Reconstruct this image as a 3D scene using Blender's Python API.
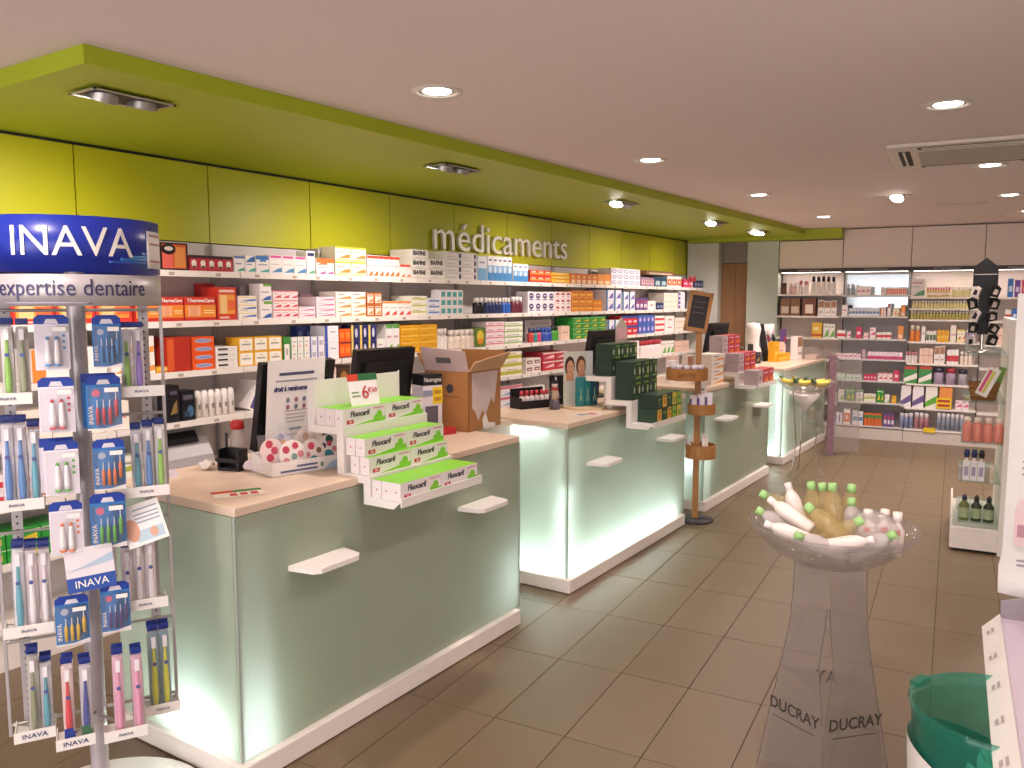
import bpy, bmesh, math, random
from mathutils import Vector, Matrix
random.seed(7)
R = math.radians
scene = bpy.context.scene
for o in list(bpy.data.objects):
    bpy.data.objects.remove(o)
C = bpy.data.collections.new('pharmacy'); scene.collection.children.link(C)

# ------------------------------------------------------------------ camera
cam_data = bpy.data.cameras.new('camera')
cam_data.sensor_fit = 'HORIZONTAL'; cam_data.sensor_width = 36.0
cam_data.lens = 36.0 * 820.0 / 1024.0
cam_data.clip_start = 0.05
cam = bpy.data.objects.new('camera', cam_data); C.objects.link(cam)
cam.location = (0, 0, 1.63)
cam.rotation_euler = (R(90 - 5.849), 0, R(33.375))
scene.camera = cam

# ------------------------------------------------------------------ sky, daylight, exposure
world = bpy.data.worlds.new('sky'); scene.world = world
world.use_nodes = True
wn = world.node_tree.nodes; wn.clear()
bg = wn.new('ShaderNodeBackground'); wo = wn.new('ShaderNodeOutputWorld')
bg.inputs[0].default_value = (0.93, 0.95, 1.0, 1); bg.inputs[1].default_value = 1.6
world.node_tree.links.new(bg.outputs[0], wo.inputs[0])
portal = bpy.data.lights.new('shop_window_daylight', 'AREA')
portal.shape = 'RECTANGLE'; portal.size = 5.6; portal.size_y = 2.2
portal.energy = 105; portal.color = (1.0, 0.87, 0.88)
portal_o = bpy.data.objects.new('shop_window_daylight', portal); C.objects.link(portal_o)
portal_o.location = (-0.6, -2.62, 1.25); portal_o.rotation_euler = (R(90), 0, 0)
vs = scene.view_settings
vs.view_transform = 'Standard'; vs.look = 'None'; vs.gamma = 1.0; vs.use_curve_mapping = False
vs.exposure = 0.33
LAMP_COL = (1.0, 0.84, 0.79)
SPOT_W = 48.0
# the room
ZC = 2.465; ZSOF = 2.39; XW = -4.0; TILT = 5.1
NX, NY = math.cos(R(TILT)), math.sin(R(TILT))
def UV(u, v, z=0.0):            # floor-tile frame of the shop (turned 5 degrees from the left wall)
    return Vector((u * NX - v * NY, u * NY + v * NX, z))

# ------------------------------------------------------------------ materials
def lin(c):
    if isinstance(c, str):
        c = c.lstrip('#'); c = [int(c[i:i + 2], 16) / 255 for i in (0, 2, 4)]
    return [x / 12.92 if x <= .04045 else ((x + .055) / 1.055) ** 2.4 for x in c]
_m = {}
def M(col, rough=.5, metal=0.0, var=.05, scale=18.0, bump=0.0, coat=0.0, name=None):
    key = (str(col), rough, metal, var, scale, bump, coat)
    if key in _m: return _m[key]
    m = bpy.data.materials.new(name or 'surface_' + str(col).strip('#')); m.use_nodes = True
    nt = m.node_tree; b = nt.nodes['Principled BSDF']
    b.inputs['Roughness'].default_value = rough; b.inputs['Metallic'].default_value = metal
    if coat: b.inputs['Coat Weight'].default_value = coat
    l = lin(col)
    tc = nt.nodes.new('ShaderNodeTexCoord'); ns = nt.nodes.new('ShaderNodeTexNoise')
    ns.inputs['Scale'].default_value = scale; ns.inputs['Detail'].default_value = 3
    nt.links.new(tc.outputs['Object'], ns.inputs['Vector'])
    mx = nt.nodes.new('ShaderNodeMix'); mx.data_type = 'RGBA'
    mx.inputs[6].default_value = [x * (1 - var) for x in l] + [1]
    mx.inputs[7].default_value = [min(1, x * (1 + var)) for x in l] + [1]
    nt.links.new(ns.outputs[0], mx.inputs[0]); nt.links.new(mx.outputs[2], b.inputs['Base Color'])
    if bump:
        bp = nt.nodes.new('ShaderNodeBump'); bp.inputs['Strength'].default_value = bump; bp.inputs['Distance'].default_value = .002
        nt.links.new(ns.outputs[0], bp.inputs['Height']); nt.links.new(bp.outputs[0], b.inputs['Normal'])
    _m[key] = m; return m
def emit(col, s, name):
    m = bpy.data.materials.new(name); m.use_nodes = True; nt = m.node_tree
    b = nt.nodes['Principled BSDF']; b.inputs['Base Color'].default_value = (.8, .8, .8, 1)
    b.inputs['Emission Color'].default_value = list(col) + [1]; b.inputs['Emission Strength'].default_value = s
    return m
def sheen(nt, sock, refl):          # same on both faces of a thin sheet: 3 percent head-on, rising at grazing angles
    lw = nt.nodes.new('ShaderNodeLayerWeight'); pw = nt.nodes.new('ShaderNodeMath'); pw.operation = 'POWER'; pw.inputs[1].default_value = 4.0
    ma = nt.nodes.new('ShaderNodeMath'); ma.operation = 'MULTIPLY_ADD'; ma.inputs[1].default_value = refl; ma.inputs[2].default_value = .03
    lw.inputs[0].default_value = .5
    nt.links.new(lw.outputs['Facing'], pw.inputs[0]); nt.links.new(pw.outputs[0], ma.inputs[0]); nt.links.new(ma.outputs[0], sock)
def clear(col, alpha, rough=.06, name='clear_plastic', refl=.5, tint=.22):     # see-through plastic: tinted transparent + thin sheen + faint body
    m = bpy.data.materials.new(name); m.use_nodes = True; nt = m.node_tree; nt.nodes.clear()
    out = nt.nodes.new('ShaderNodeOutputMaterial'); l = lin(col)
    tr = nt.nodes.new('ShaderNodeBsdfTransparent'); tr.inputs[0].default_value = [1 - tint + tint * x for x in l] + [1]
    df = nt.nodes.new('ShaderNodeBsdfDiffuse'); df.inputs[0].default_value = l + [1]
    gl = nt.nodes.new('ShaderNodeBsdfGlossy'); gl.inputs['Roughness'].default_value = rough
    m1 = nt.nodes.new('ShaderNodeMixShader'); m1.inputs[0].default_value = alpha
    m2 = nt.nodes.new('ShaderNodeMixShader'); sheen(nt, m2.inputs[0], refl)
    nt.links.new(tr.outputs[0], m1.inputs[1]); nt.links.new(df.outputs[0], m1.inputs[2])
    nt.links.new(m1.outputs[0], m2.inputs[1]); nt.links.new(gl.outputs[0], m2.inputs[2])
    nt.links.new(m2.outputs[0], out.inputs[0]); return m
def frosted():
    m = bpy.data.materials.new('frosted_green_glass'); m.use_nodes = True; nt = m.node_tree; nt.nodes.clear()
    out = nt.nodes.new('ShaderNodeOutputMaterial')
    df = nt.nodes.new('ShaderNodeBsdfDiffuse'); df.inputs[0].default_value = lin('#bac6ac') + [1]
    tl = nt.nodes.new('ShaderNodeBsdfTranslucent'); tl.inputs[0].default_value = lin('#ecf1f1') + [1]
    gl = nt.nodes.new('ShaderNodeBsdfGlossy'); gl.inputs['Roughness'].default_value = .04
    m1 = nt.nodes.new('ShaderNodeMixShader'); m1.inputs[0].default_value = .45
    m2 = nt.nodes.new('ShaderNodeMixShader'); sheen(nt, m2.inputs[0], .5)
    nt.links.new(df.outputs[0], m1.inputs[1]); nt.links.new(tl.outputs[0], m1.inputs[2])
    nt.links.new(m1.outputs[0], m2.inputs[1]); nt.links.new(gl.outputs[0], m2.inputs[2])
    nt.links.new(m2.outputs[0], out.inputs[0]); return m

# ------------------------------------------------------------------ mesh building
class MB:
    def __init__(s): s.v = []; s.f = []; s.mi = []; s.sm = []
    def add(s, vs, fs, m=0, smooth=False):
        n = len(s.v); s.v += [tuple(p) for p in vs]
        for q in fs: s.f.append([i + n for i in q]); s.mi.append(m); s.sm.append(smooth)
        return s
    def box(s, x0, y0, z0, x1, y1, z1, m=0):
        v = [(x0, y0, z0), (x1, y0, z0), (x1, y1, z0), (x0, y1, z0), (x0, y0, z1), (x1, y0, z1), (x1, y1, z1), (x0, y1, z1)]
        return s.add(v, [(3, 2, 1, 0), (4, 5, 6, 7), (0, 1, 5, 4), (1, 2, 6, 5), (2, 3, 7, 6), (3, 0, 4, 7)], m)
    def quad(s, pts, m=0): return s.add(pts, [tuple(range(len(pts)))], m)
    def ring(s, c, ax, r, n):
        ax = Vector(ax).normalized(); t = ax.orthogonal().normalized(); b = ax.cross(t); c = Vector(c)
        return [c + t * (r * math.cos(2 * math.pi * i / n)) + b * (r * math.sin(2 * math.pi * i / n)) for i in range(n)]
    def cyl(s, p0, p1, r0, r1=None, n=12, m=0, caps=True, smooth=True):
        r1 = r0 if r1 is None else r1; ax = Vector(p1) - Vector(p0)
        a = s.ring(p0, ax, r0, n); b = s.ring(p1, ax, r1, n)
        s.add(a + b, [(i, (i + 1) % n, n + (i + 1) % n, n + i) for i in range(n)], m, smooth)
        if caps:
            if r0 > 1e-5: s.add(a, [tuple(reversed(range(n)))], m)
            if r1 > 1e-5: s.add(b, [tuple(range(n))], m)
        return s
    def lathe(s, prof, n=16, m=0, cx=0, cy=0, mats=None, smooth=True, squash=1.0):
        k = len(prof); v = []
        for r, z in prof:
            for i in range(n):
                a = 2 * math.pi * i / n; v.append((cx + r * math.cos(a), cy + squash * r * math.sin(a), z))
        base = len(s.v); s.v += v
        for j in range(k - 1):
            for i in range(n):
                s.f.append([base + j * n + i, base + j * n + (i + 1) % n, base + (j + 1) * n + (i + 1) % n, base + (j + 1) * n + i])
                s.mi.append(mats[j] if mats else m); s.sm.append(smooth)
        return s
    def prism(s, poly, axis, t0, t1, m=0, smooth=False):
        def pt(p, t):
            return (t, p[0], p[1]) if axis == 'x' else ((p[0], t, p[1]) if axis == 'y' else (p[0], p[1], t))
        n = len(poly); a = [pt(p, t0) for p in poly]; b = [pt(p, t1) for p in poly]
        s.add(a + b, [(i, (i + 1) % n, n + (i + 1) % n, n + i) for i in range(n)], m, smooth)
        s.add(a, [tuple(reversed(range(n)))], m); s.add(b, [tuple(range(n))], m); return s
    def tube(s, pts, r, n=8, m=0):
        pts = [Vector(p) for p in pts]
        for a, b in zip(pts[:-1], pts[1:]): s.cyl(a, b, r, r, n, m)
        return s
    def ell(s, cx, cz, rx, rz, y, m, n=14):
        return s.quad([(cx + rx * math.cos(2 * math.pi * i / n), y, cz + rz * math.sin(2 * math.pi * i / n)) for i in range(n)], m)
    def mesh(s, name, mats):
        me = bpy.data.meshes.new(name); me.from_pydata(s.v, [], s.f)
        for mt in mats: me.materials.append(mt)
        for p, i, q in zip(me.polygons, s.mi, s.sm): p.material_index = i; p.use_smooth = q
        bm = bmesh.new(); bm.from_mesh(me); bmesh.ops.recalc_face_normals(bm, faces=bm.faces); bm.to_mesh(me); bm.free()
        return me
    def build(s, name, mats, parent=None, loc=(0, 0, 0), rz=0, rot=None, bevel=0):
        if not isinstance(mats, (list, tuple)): mats = [mats]
        o = put(name, s.mesh(name, mats), parent, loc, rz, rot)
        if bevel:
            b = o.modifiers.new('edge', 'BEVEL'); b.width = bevel; b.segments = 2; b.limit_method = 'ANGLE'
        return o
def put(name, me, parent=None, loc=(0, 0, 0), rz=0, rot=None):
    o = bpy.data.objects.new(name, me); C.objects.link(o); o.location = loc
    o.rotation_euler = rot if rot else (0, 0, rz)
    if parent: o.parent = parent
    return o
def tag(o, label, cat, group=None):
    o['label'] = label; o['category'] = cat
    if group: o['group'] = group
    return o
def thing(name, label, cat, loc=(0, 0, 0), rz=0, group=None, rot=None):
    return tag(put(name, None, None, loc, rz, rot), label, cat, group)
def struct(o, label=None, cat=None):
    o['kind'] = 'structure'
    if label: o['label'] = label
    if cat: o['category'] = cat
    return o
def clone(o, parent=None, loc=None, rz=None):
    c = o.copy(); C.objects.link(c)
    if parent: c.parent = parent
    if loc is not None: c.location = loc
    if rz is not None: c.rotation_euler = (0, 0, rz)
    for ch in list(o.children): clone(ch, c)
    return c
_t = {}
def text_mesh(s, size, mat, ext=.0006, align='CENTER', bend=0, mirror=False, sx=1.0, shear=0.0, bold=0.0, va='CENTER'):
    key = (s, size, mat.name, ext, align, bend, mirror, sx, shear, bold, va)
    if key in _t: return _t[key]
    cu = bpy.data.curves.new('lettering', 'FONT'); cu.body = s; cu.size = size; cu.extrude = ext
    cu.align_x = align; cu.align_y = va; cu.resolution_u = 3; cu.shear = shear; cu.offset = bold
    o = bpy.data.objects.new('lettering', cu); C.objects.link(o)
    me = bpy.data.meshes.new_from_object(o.evaluated_get(bpy.context.evaluated_depsgraph_get()))
    bpy.data.objects.remove(o); bpy.data.curves.remove(cu)
    for v in me.vertices:          # stand the text up: it faces local -Y
        x, y, z = v.co; x *= sx
        if mirror: x = -x
        if bend:
            a = x / bend; rr = bend + z; v.co = (rr * math.sin(a), -rr * math.cos(a), y)
        else: v.co = (x, -z, y)
    me.materials.clear(); me.materials.append(mat); me.name = 'lettering'
    _t[key] = me; return me
def words(s, size, mat, parent, loc, rot=(0, 0, 0), name='lettering', **k):
    o = put(name, text_mesh(s, size, mat, **k), parent, loc, 0, rot); return o

ORDN = ['first', 'second', 'third', 'fourth', 'fifth', 'sixth', 'seventh', 'eighth', 'ninth', 'tenth', 'eleventh', 'twelfth', 'thirteenth', 'fourteenth', 'fifteenth', 'sixteenth', 'seventeenth', 'eighteenth', 'nineteenth', 'twentieth']
def where(c, cols, r=0, rows=1):        # which one of a block of look-alikes
    p = []
    if cols > 1: p.append('leftmost' if c == 0 else 'rightmost' if c == cols - 1 else 'middle' if cols == 3 else ORDN[c] + ' from left')
    if rows > 1: p.append('bottom' if r == 0 else 'top' if r == rows - 1 else 'middle layer' if rows == 3 else ORDN[r] + ' layer')
    return ' '.join(p)
def full(lab, pos, loc):
    t = ', '.join(x for x in (lab, pos, loc) if x)
    if len(t.split()) > 16: print('LONG LABEL', len(t.split()), t)
    return t
WHITE = M('#efe7df', .45, name='white_laminate'); WHITEP = M('#f1ece6', .3, name='white_plastic')
PAPER = M('#f2eeea', .7, name='paper'); BLACK = M('#15141a', .4, name='black_plastic'); BLACKM = M('#0d0c10', .6, name='black_matt')
CHROME = M('#c9c6c2', .22, 1.0, name='chrome'); STEEL = M('#b3afac', .38, .8, name='brushed_metal'); GREYP = M('#b0abaa', .4, .2, name='grey_plastic')
INK = M('#2b2a35', .6, name='dark_ink'); NAVYINK = M('#1d2f66', .5, name='navy_ink')
LIME = M('#b3b414', .42, var=.03, scale=3, name='lime_lacquer'); LIMEC = M('#a2b01c', .55, var=.03, scale=3, name='lime_paint')
GLASS = clear('#dcebe4', .06, .02, 'shelf_glass', .6); ACRYL = clear('#cfc7c4', .14, .05, 'clear_acrylic', .5)
BLISTER = clear('#f4f0f2', .06, .1, 'blister_plastic', .35, .08); FROST = frosted()
# ================================================================== the room
def tile_mat():
    m = bpy.data.materials.new('brown_stoneware'); m.use_nodes = True; nt = m.node_tree; b = nt.nodes['Principled BSDF']
    b.inputs['Roughness'].default_value = .36
    oi = nt.nodes.new('ShaderNodeObjectInfo'); tc = nt.nodes.new('ShaderNodeTexCoord')
    ns = nt.nodes.new('ShaderNodeTexNoise'); ns.inputs['Scale'].default_value = 9; ns.inputs['Detail'].default_value = 5
    nt.links.new(tc.outputs['Object'], ns.inputs['Vector'])
    mx = nt.nodes.new('ShaderNodeMix'); mx.data_type = 'RGBA'
    mx.inputs[6].default_value = lin('#6b5b45') + [1]; mx.inputs[7].default_value = lin('#78664e') + [1]
    ad = nt.nodes.new('ShaderNodeMath'); ad.operation = 'MULTIPLY_ADD'; ad.inputs[1].default_value = .6
    nt.links.new(ns.outputs[0], ad.inputs[0])
    m2 = nt.nodes.new('ShaderNodeMath'); m2.operation = 'MULTIPLY'; m2.inputs[1].default_value = .4
    nt.links.new(oi.outputs['Random'], m2.inputs[0]); nt.links.new(m2.outputs[0], ad.inputs[2])
    nt.links.new(ad.outputs[0], mx.inputs[0]); nt.links.new(mx.outputs[2], b.inputs['Base Color'])
    rr = nt.nodes.new('ShaderNodeMapRange'); rr.inputs[3].default_value = .3; rr.inputs[4].default_value = .42
    nt.links.new(ns.outputs[0], rr.inputs[0]); nt.links.new(rr.outputs[0], b.inputs['Roughness'])
    return m
TILE = tile_mat()
floor = struct(MB().box(-4.2, -3.2, -.08, 4.6, 11.6, -.004).build('floor', M('#4b3c31', .85, name='dark_grout')), 'brown rectangular stoneware tile floor with dark joints', 'floor')
tile_me = MB().box(-.1482, -.2982, -.006, .1482, .2982, 0).mesh('tile', [TILE])
rest = MB()
for i in range(-14, 13):
    for j in range(-9, 14):
        u = -.0125 + .3 * (i + .5); v = 2.67 + .6 * (j + .5)
        p = UV(u, v)
        if p.x < -4.0 or p.y < -2.6 or v > 10.7 or u > 3.1: continue
        if -9 <= i <= 5 and -3 <= j <= 12:
            put('tile', tile_me, floor, p, R(TILT))
        else:
            q = [UV(u + a, v + b) for a, b in ((-.1482, -.2982), (.1482, -.2982), (.1482, .2982), (-.1482, .2982))]
            rest.add([(c.x, c.y, -.006) for c in q] + [(c.x, c.y, 0) for c in q], [(4, 5, 6, 7), (0, 1, 5, 4), (1, 2, 6, 5), (2, 3, 7, 6), (3, 0, 4, 7)])
rt_ = rest.build('tile_field', TILE, floor); rt_['kind'] = 'stuff'

CEIL = M('#e2d3d0', .8, var=.02, scale=2, name='ceiling_paint'); WALLP = M('#d8d6cd', .75, var=.02, scale=2, name='wall_paint')
ceiling = struct(MB().box(-4.2, -3.2, ZC, 4.6, 11.6, ZC + .1).build('ceiling', CEIL), 'flat pale ceiling with recessed lights', 'ceiling')
# left wall with its lime panels
wall_left = struct(MB().box(XW - .12, -3.0, 0, XW - .03, 11.2, ZC).build('wall_left', M('#d2cdc8', .7, name='left_wall_paint')), 'left wall with lime green upper panels behind the medicine shelves', 'wall')
pm = MB().box(XW - .03, .004, 1.95, XW, .751, ZSOF - .012).mesh('panel', [LIME])
lm = MB().box(XW - .03, .004, .02, XW - .004, .751, 1.944).mesh('back_panel', [M('#cdc6c4', .55, name='shelf_back_laminate')])
MB().box(XW - .032, -2.9, .02, XW - .026, 10.5, ZSOF).build('panel_gap', BLACKM, wall_left)
seam = [1.465 + .755 * (k - 4) for k in range(16)]
for k, y in enumerate(seam):
    put('panel', pm, wall_left, (0, y, 0))
    if 2 <= k: put('back_panel', lm, wall_left, (0, y, 0))
# soffit
sof = MB()
y0s = 1.55
# the underside rises slightly towards its free edge
sb = [(-4.02, y0s, ZSOF), (-2.70, y0s, ZSOF + .012), (-2.50, 10.05, ZSOF + .008), (-4.02, 10.75, ZSOF)]
sof.add(sb + [(x, y, ZC - .001) for x, y, z in sb], [(0, 1, 2, 3), (4, 5, 6, 7), (0, 1, 5, 4), (1, 2, 6, 5), (2, 3, 7, 6), (3, 0, 4, 7)])
trim_1 = struct(sof.build('trim_1', LIMEC), 'lime green dropped ceiling panel over the counters', 'soffit')
trim_2 = struct(MB().box(XW - .02, y0s, ZSOF - .014, XW + .006, 10.55, ZSOF - .002).build('trim_2', BLACKM), 'dark shadow gap between lime panels and soffit', 'trim')

trim_3 = struct(MB().box(-3.0, 10.25, 2.345, -1.19, 10.459, ZC - .001).build('trim_3', LIMEC, rz=R(TILT)), 'lime green bulkhead above the door and corner shelves', 'trim')
# back wall (turned with the floor tiles)
def bwbox(u0, v0, z0, u1, v1, z1, m=0, mb=None):
    mb = mb or MB(); return mb.box(u0, v0, z0, u1, v1, z1, m)
wall_back = struct(bwbox(-1.93, 10.74, 0, 3.3, 10.86, ZC).build('wall_back', WALLP, rz=R(TILT)), 'white back wall with shelving and flat upper panels', 'wall')
GREENW = M('#bfc7bb', .7, var=.02, name='pale_green_paint')
pier = struct(bwbox(-2.30, 10.46, 0, -1.925, 10.86, ZC).build('wall_pier', GREENW, rz=R(TILT)), 'pale green-grey wall strip beside the wooden door', 'wall')
pier2 = struct(bwbox(-3.06, 10.46, 0, -2.66, 10.86, ZC).build('wall_corner', M('#cfd0c9', .7, name='corner_paint'), rz=R(TILT)), 'white wall strip between the medicine shelves and the wooden door', 'wall')
door = struct(put('door_1', None, None, UV(-2.48, 10.62), R(TILT)), 'brown wooden door with grey panel above', 'door')
dm = MB().box(-.18, 0, .01, -.002, .04, 2.09); dm.box(.002, 0, .01, .18, .04, 2.09); dm.build('door_leaf', M('#9a7049', .5, var=.12, scale=6, name='door_wood'), door)
MB().box(-.18, 0, 2.10, .18, .05, ZSOF).build('transom', M('#8d857c', .6, name='grey_transom'), door)
MB().box(-.19, .05, 0, .19, .2, ZC).build('door_backing', M('#57483b', .8, name='dark_recess'), door)
dh = MB().cyl((.13, -.04, 1.03), (.13, 0, 1.03), .012); dh.cyl((.05, -.04, 1.03), (.135, -.04, 1.03), .009); dh.build('handle', CHROME, door)
UPW = M('#e4d6cb', .5, var=.02, scale=4, name='white_upper_panel')
U0 = [-1.917, -1.19, -.463, .264, .991, 1.718, 2.445]
for k in range(6):
    z1 = 2.335 if k == 0 else ZC - .012
    bwbox(U0[k] + .004, 10.45, 2.006, U0[k + 1] - .004, 10.735, z1).build('panel', UPW, wall_back)
bwbox(-1.92, 10.50, 2.0, 3.0, 10.74, ZC - .004).build('panel_gap', BLACKM, wall_back)
wall_right = struct(MB().box(3.15, -3.3, 0, 3.27, 10.8, ZC).build('wall_right', WALLP, rz=R(TILT)), 'plain right wall out of view', 'wall')
# shop front behind the photographer
wf = MB().box(-4.1, -2.84, 0, -3.5, -2.72, ZC); wf.box(2.4, -2.84, 0, 4.4, -2.72, ZC); wf.box(-3.5, -2.84, 2.36, 2.4, -2.72, ZC); wf.box(-3.5, -2.84, 0, 2.4, -2.72, .12)
wall_front = struct(wf.build('wall_front', WALLP), 'shop front wall around the display window', 'wall')
win = struct(put('window_1', None, None, (-.55, -2.78, .12)), 'wide shop window behind the photographer', 'window')
fr = MB()
for x in (-2.95, -.98, .98, 2.91): fr.box(x, -.03, 0, x + .05, .03, 2.24)
fr.box(-2.95, -.03, 0, 2.95, .03, .05); fr.box(-2.95, -.03, 2.19, 2.95, .03, 2.24); fr.build('window_frame', STEEL, win)
for x in (-2.9, -.93, 1.03): MB().box(x, -.004, .05, x + 1.88, .004, 2.19).build('pane', GLASS, win)

# ------------------------------------------------------------------ ceiling lights
LAMP = emit((1.0, .93, .84), 16.0, 'lit_lamp'); LAMPW = emit((1.0, .95, .88), 40.0, 'bright_lamp')
def spot(loc, watt, parent, ang=150, blend=1.0, aim=None, col=LAMP_COL, rad=.05):
    l = bpy.data.lights.new('lamp_light', 'SPOT'); l.energy = watt; l.spot_size = R(ang); l.spot_blend = blend; l.color = col; l.shadow_soft_size = rad
    o = bpy.data.objects.new('lamp_light', l); C.objects.link(o); o.location = loc; o.parent = parent
    if aim: o.rotation_euler = Vector(aim).to_track_quat('-Z', 'Y').to_euler()
    return o
ringm = MB().lathe([(.075, 0), (.078, -.006), (.098, -.008), (.104, 0)], 28).mesh('trim_ring', [M('#d6cfc9', .3, .3, name='lamp_ring_metal')])
reflm = MB().lathe([(.076, -.002), (.06, -.0015), (.058, -.001)], 28).mesh('reflector', [CHROME])
bulbm = MB().lathe([(.058, -.001), (.05, -.0045), (.03, -.007), (.0, -.008)], 24).mesh('lamp', [LAMP])
DL = [(-2.122, 2.674, 'round recessed ceiling light over the first counter'), (-2.07, 4.652, 'round recessed ceiling light over the second counter'),
      (-2.02, 6.64, 'round recessed ceiling light over the third counter'), (-1.99, 8.72, 'round recessed ceiling light near the last counter'),
      (-.43, 4.05, 'round recessed ceiling light in front of the air conditioner'), (-.384, 5.98, 'round recessed ceiling light just behind the air conditioner'),
      (-.347, 7.74, 'round recessed ceiling light far right, before the back panels'), (-.25, 9.2, 'farthest round ceiling light at the right edge'),
      (-2.15, .7, 'round recessed ceiling light over the toothbrush stand, above the frame'), (-.45, 2.0, 'round recessed ceiling light above the clear bowl'), (-.45, .1, 'round recessed ceiling light above the photographer'),
      (1.3, 2.0, 'round recessed ceiling light right of the frame, near'), (1.3, 4.5, 'round recessed ceiling light right of the frame, middle'), (1.3, 7.0, 'round recessed ceiling light right of the frame, far')]
for x, y, lab in DL:
    t = thing('recessed_downlight', lab, 'ceiling light', (x, y, ZC), group='round ceiling downlights')
    put('trim_ring', ringm, t); put('reflector', reflm, t); put('lamp', bulbm, t)
    spot((0, 0, -.03), SPOT_W * (1.9 if y > 7 else 1.0), t)
# adjustable spot
def gimbal(parent, x, y, tilt, lit, direction=0, drop=.014):
    m = MB().cyl((0, 0, .012), (0, 0, -.034), .05, .056, 20, 0); o = m.build('lamp_head', STEEL, parent, (x, y, drop), rot=(R(tilt), 0, direction))
    MB().lathe([(.05, -.0345), (.03, -.036), (0, -.0365)], 20).build('lamp', LAMPW if lit else M('#8f8a86', .2, .6, name='unlit_reflector'), o)
    return o
t = thing('adjustable_spotlight', 'bright tilted ceiling spotlight left of the air conditioner', 'ceiling light', (-1.10, 7.31, ZC))
put('trim_ring', ringm, t); gimbal(t, 0, 0, -38, True, R(-15), .006); spot((0, 0, -.1), SPOT_W * 1.6, t, 130, 1, (-.1, .4, -1))
SP = [(-3.0, 1.87, 'double spotlight in the lime soffit above the toothbrush stand', 1), (-2.96, 3.87, 'double spotlight in the lime soffit over the first counter end', 1), (-2.9, 5.97, 'double spotlight in the lime soffit above the lettering end', 1),
      (-2.85, 7.95, 'double spotlight in the lime soffit, second from the door', 1), (-2.82, 9.27, 'brightest double spotlight in the lime soffit, nearest the door', 1)]
for x, y, lab, lit in SP:
    t = thing('double_spotlight', lab, 'ceiling light', (x, y, ZSOF), group='double spotlights in the lime soffit')
    f = MB(); f.box(-.085, -.165, -.006, -.075, .165, -.001); f.box(.075, -.165, -.006, .085, .165, -.001); f.box(-.085, -.165, -.006, .085, -.155, -.001); f.box(-.085, .155, -.006, .085, .165, -.001)
    f.build('frame', M('#b9b3aa', .4, .5, name='spot_frame'), t); MB().box(-.075, -.155, -.003, .075, .155, -.001).build('recess_plate', BLACKM, t)
    gimbal(t, 0, -.078, -24, True, R(-90) if y < 5 else 0); gimbal(t, 0, .078, -16, y > 9, R(-90) if y < 5 else 0)
    spot((-.02, 0, -.09), SPOT_W * 1.15, t, 125, 1, (-.75, 0, -1))

# air conditioning cassette
ac = thing('air_conditioner', 'white square ceiling air conditioning cassette with slot vents', 'air conditioner', UV(.05, 5.37, ZC), R(TILT))
AW = M('#ddd3c8', .45, name='ac_plastic')
MB().box(-.42, -.42, -.022, .42, .42, -.001).build('panel', AW, ac, bevel=.008)
MB().box(-.27, -.27, -.030, .27, .27, -.020).build('grille', M('#b5aaa0', .6, var=.1, scale=60, name='ac_grille'), ac, bevel=.004)
for k in range(4):
    g = MB(); g.box(-.27, -.37, -.0235, .27, -.31, -.021, 0); g.box(-.25, -.348, -.027, .25, -.336, -.022, 1)
    g.build('slot_vent', [M('#3a322e', .7, name='ac_slot'), AW], ac, rz=k * math.pi / 2)
gr = tag(MB().box(-.2, -.03, -.006, .2, .03, -.001).box(-.19, -.008, -.0075, .19, .008, -.005, 0).build('ceiling_grille', [M('#cdbfb4', .6, name='grille_white')], None, (-.72, 8.2, ZC), R(TILT)), 'thin flush ceiling grille behind the tilted spotlight', 'grille')

# ------------------------------------------------------------------ metal lettering
LET = M('#ddd9d0', .35, .3, name='satin_metal')
lt = thing('wall_lettering', 'large satin metal letters reading médicaments on lime panels', 'sign', (XW + .008, 4.92, 2.02), R(90))
wid = lambda s: (lambda me: max(v.co.x for v in me.vertices) - min(v.co.x for v in me.vertices))(text_mesh(s, .27, LET, ext=.012, align='LEFT', va='TOP_BASELINE'))
word = 'médicaments'; tot = wid(word); base = wid('|'); 
for i, ch in enumerate(word):
    pre = wid(word[:i] + '|') - base if i else 0
    me = text_mesh(ch, .27, LET, ext=.012, align='LEFT', va='TOP_BASELINE').copy()
    mn = min(v.co.x for v in me.vertices)
    cu_off = pre * 2.03 / tot
    for v in me.vertices: v.co.x = (v.co.x) * 2.03 / tot; v.co.y = (v.co.y) - .018; v.co.z *= 1.2
    o = put('letter', me, lt, (cu_off, 0, 0))
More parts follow.
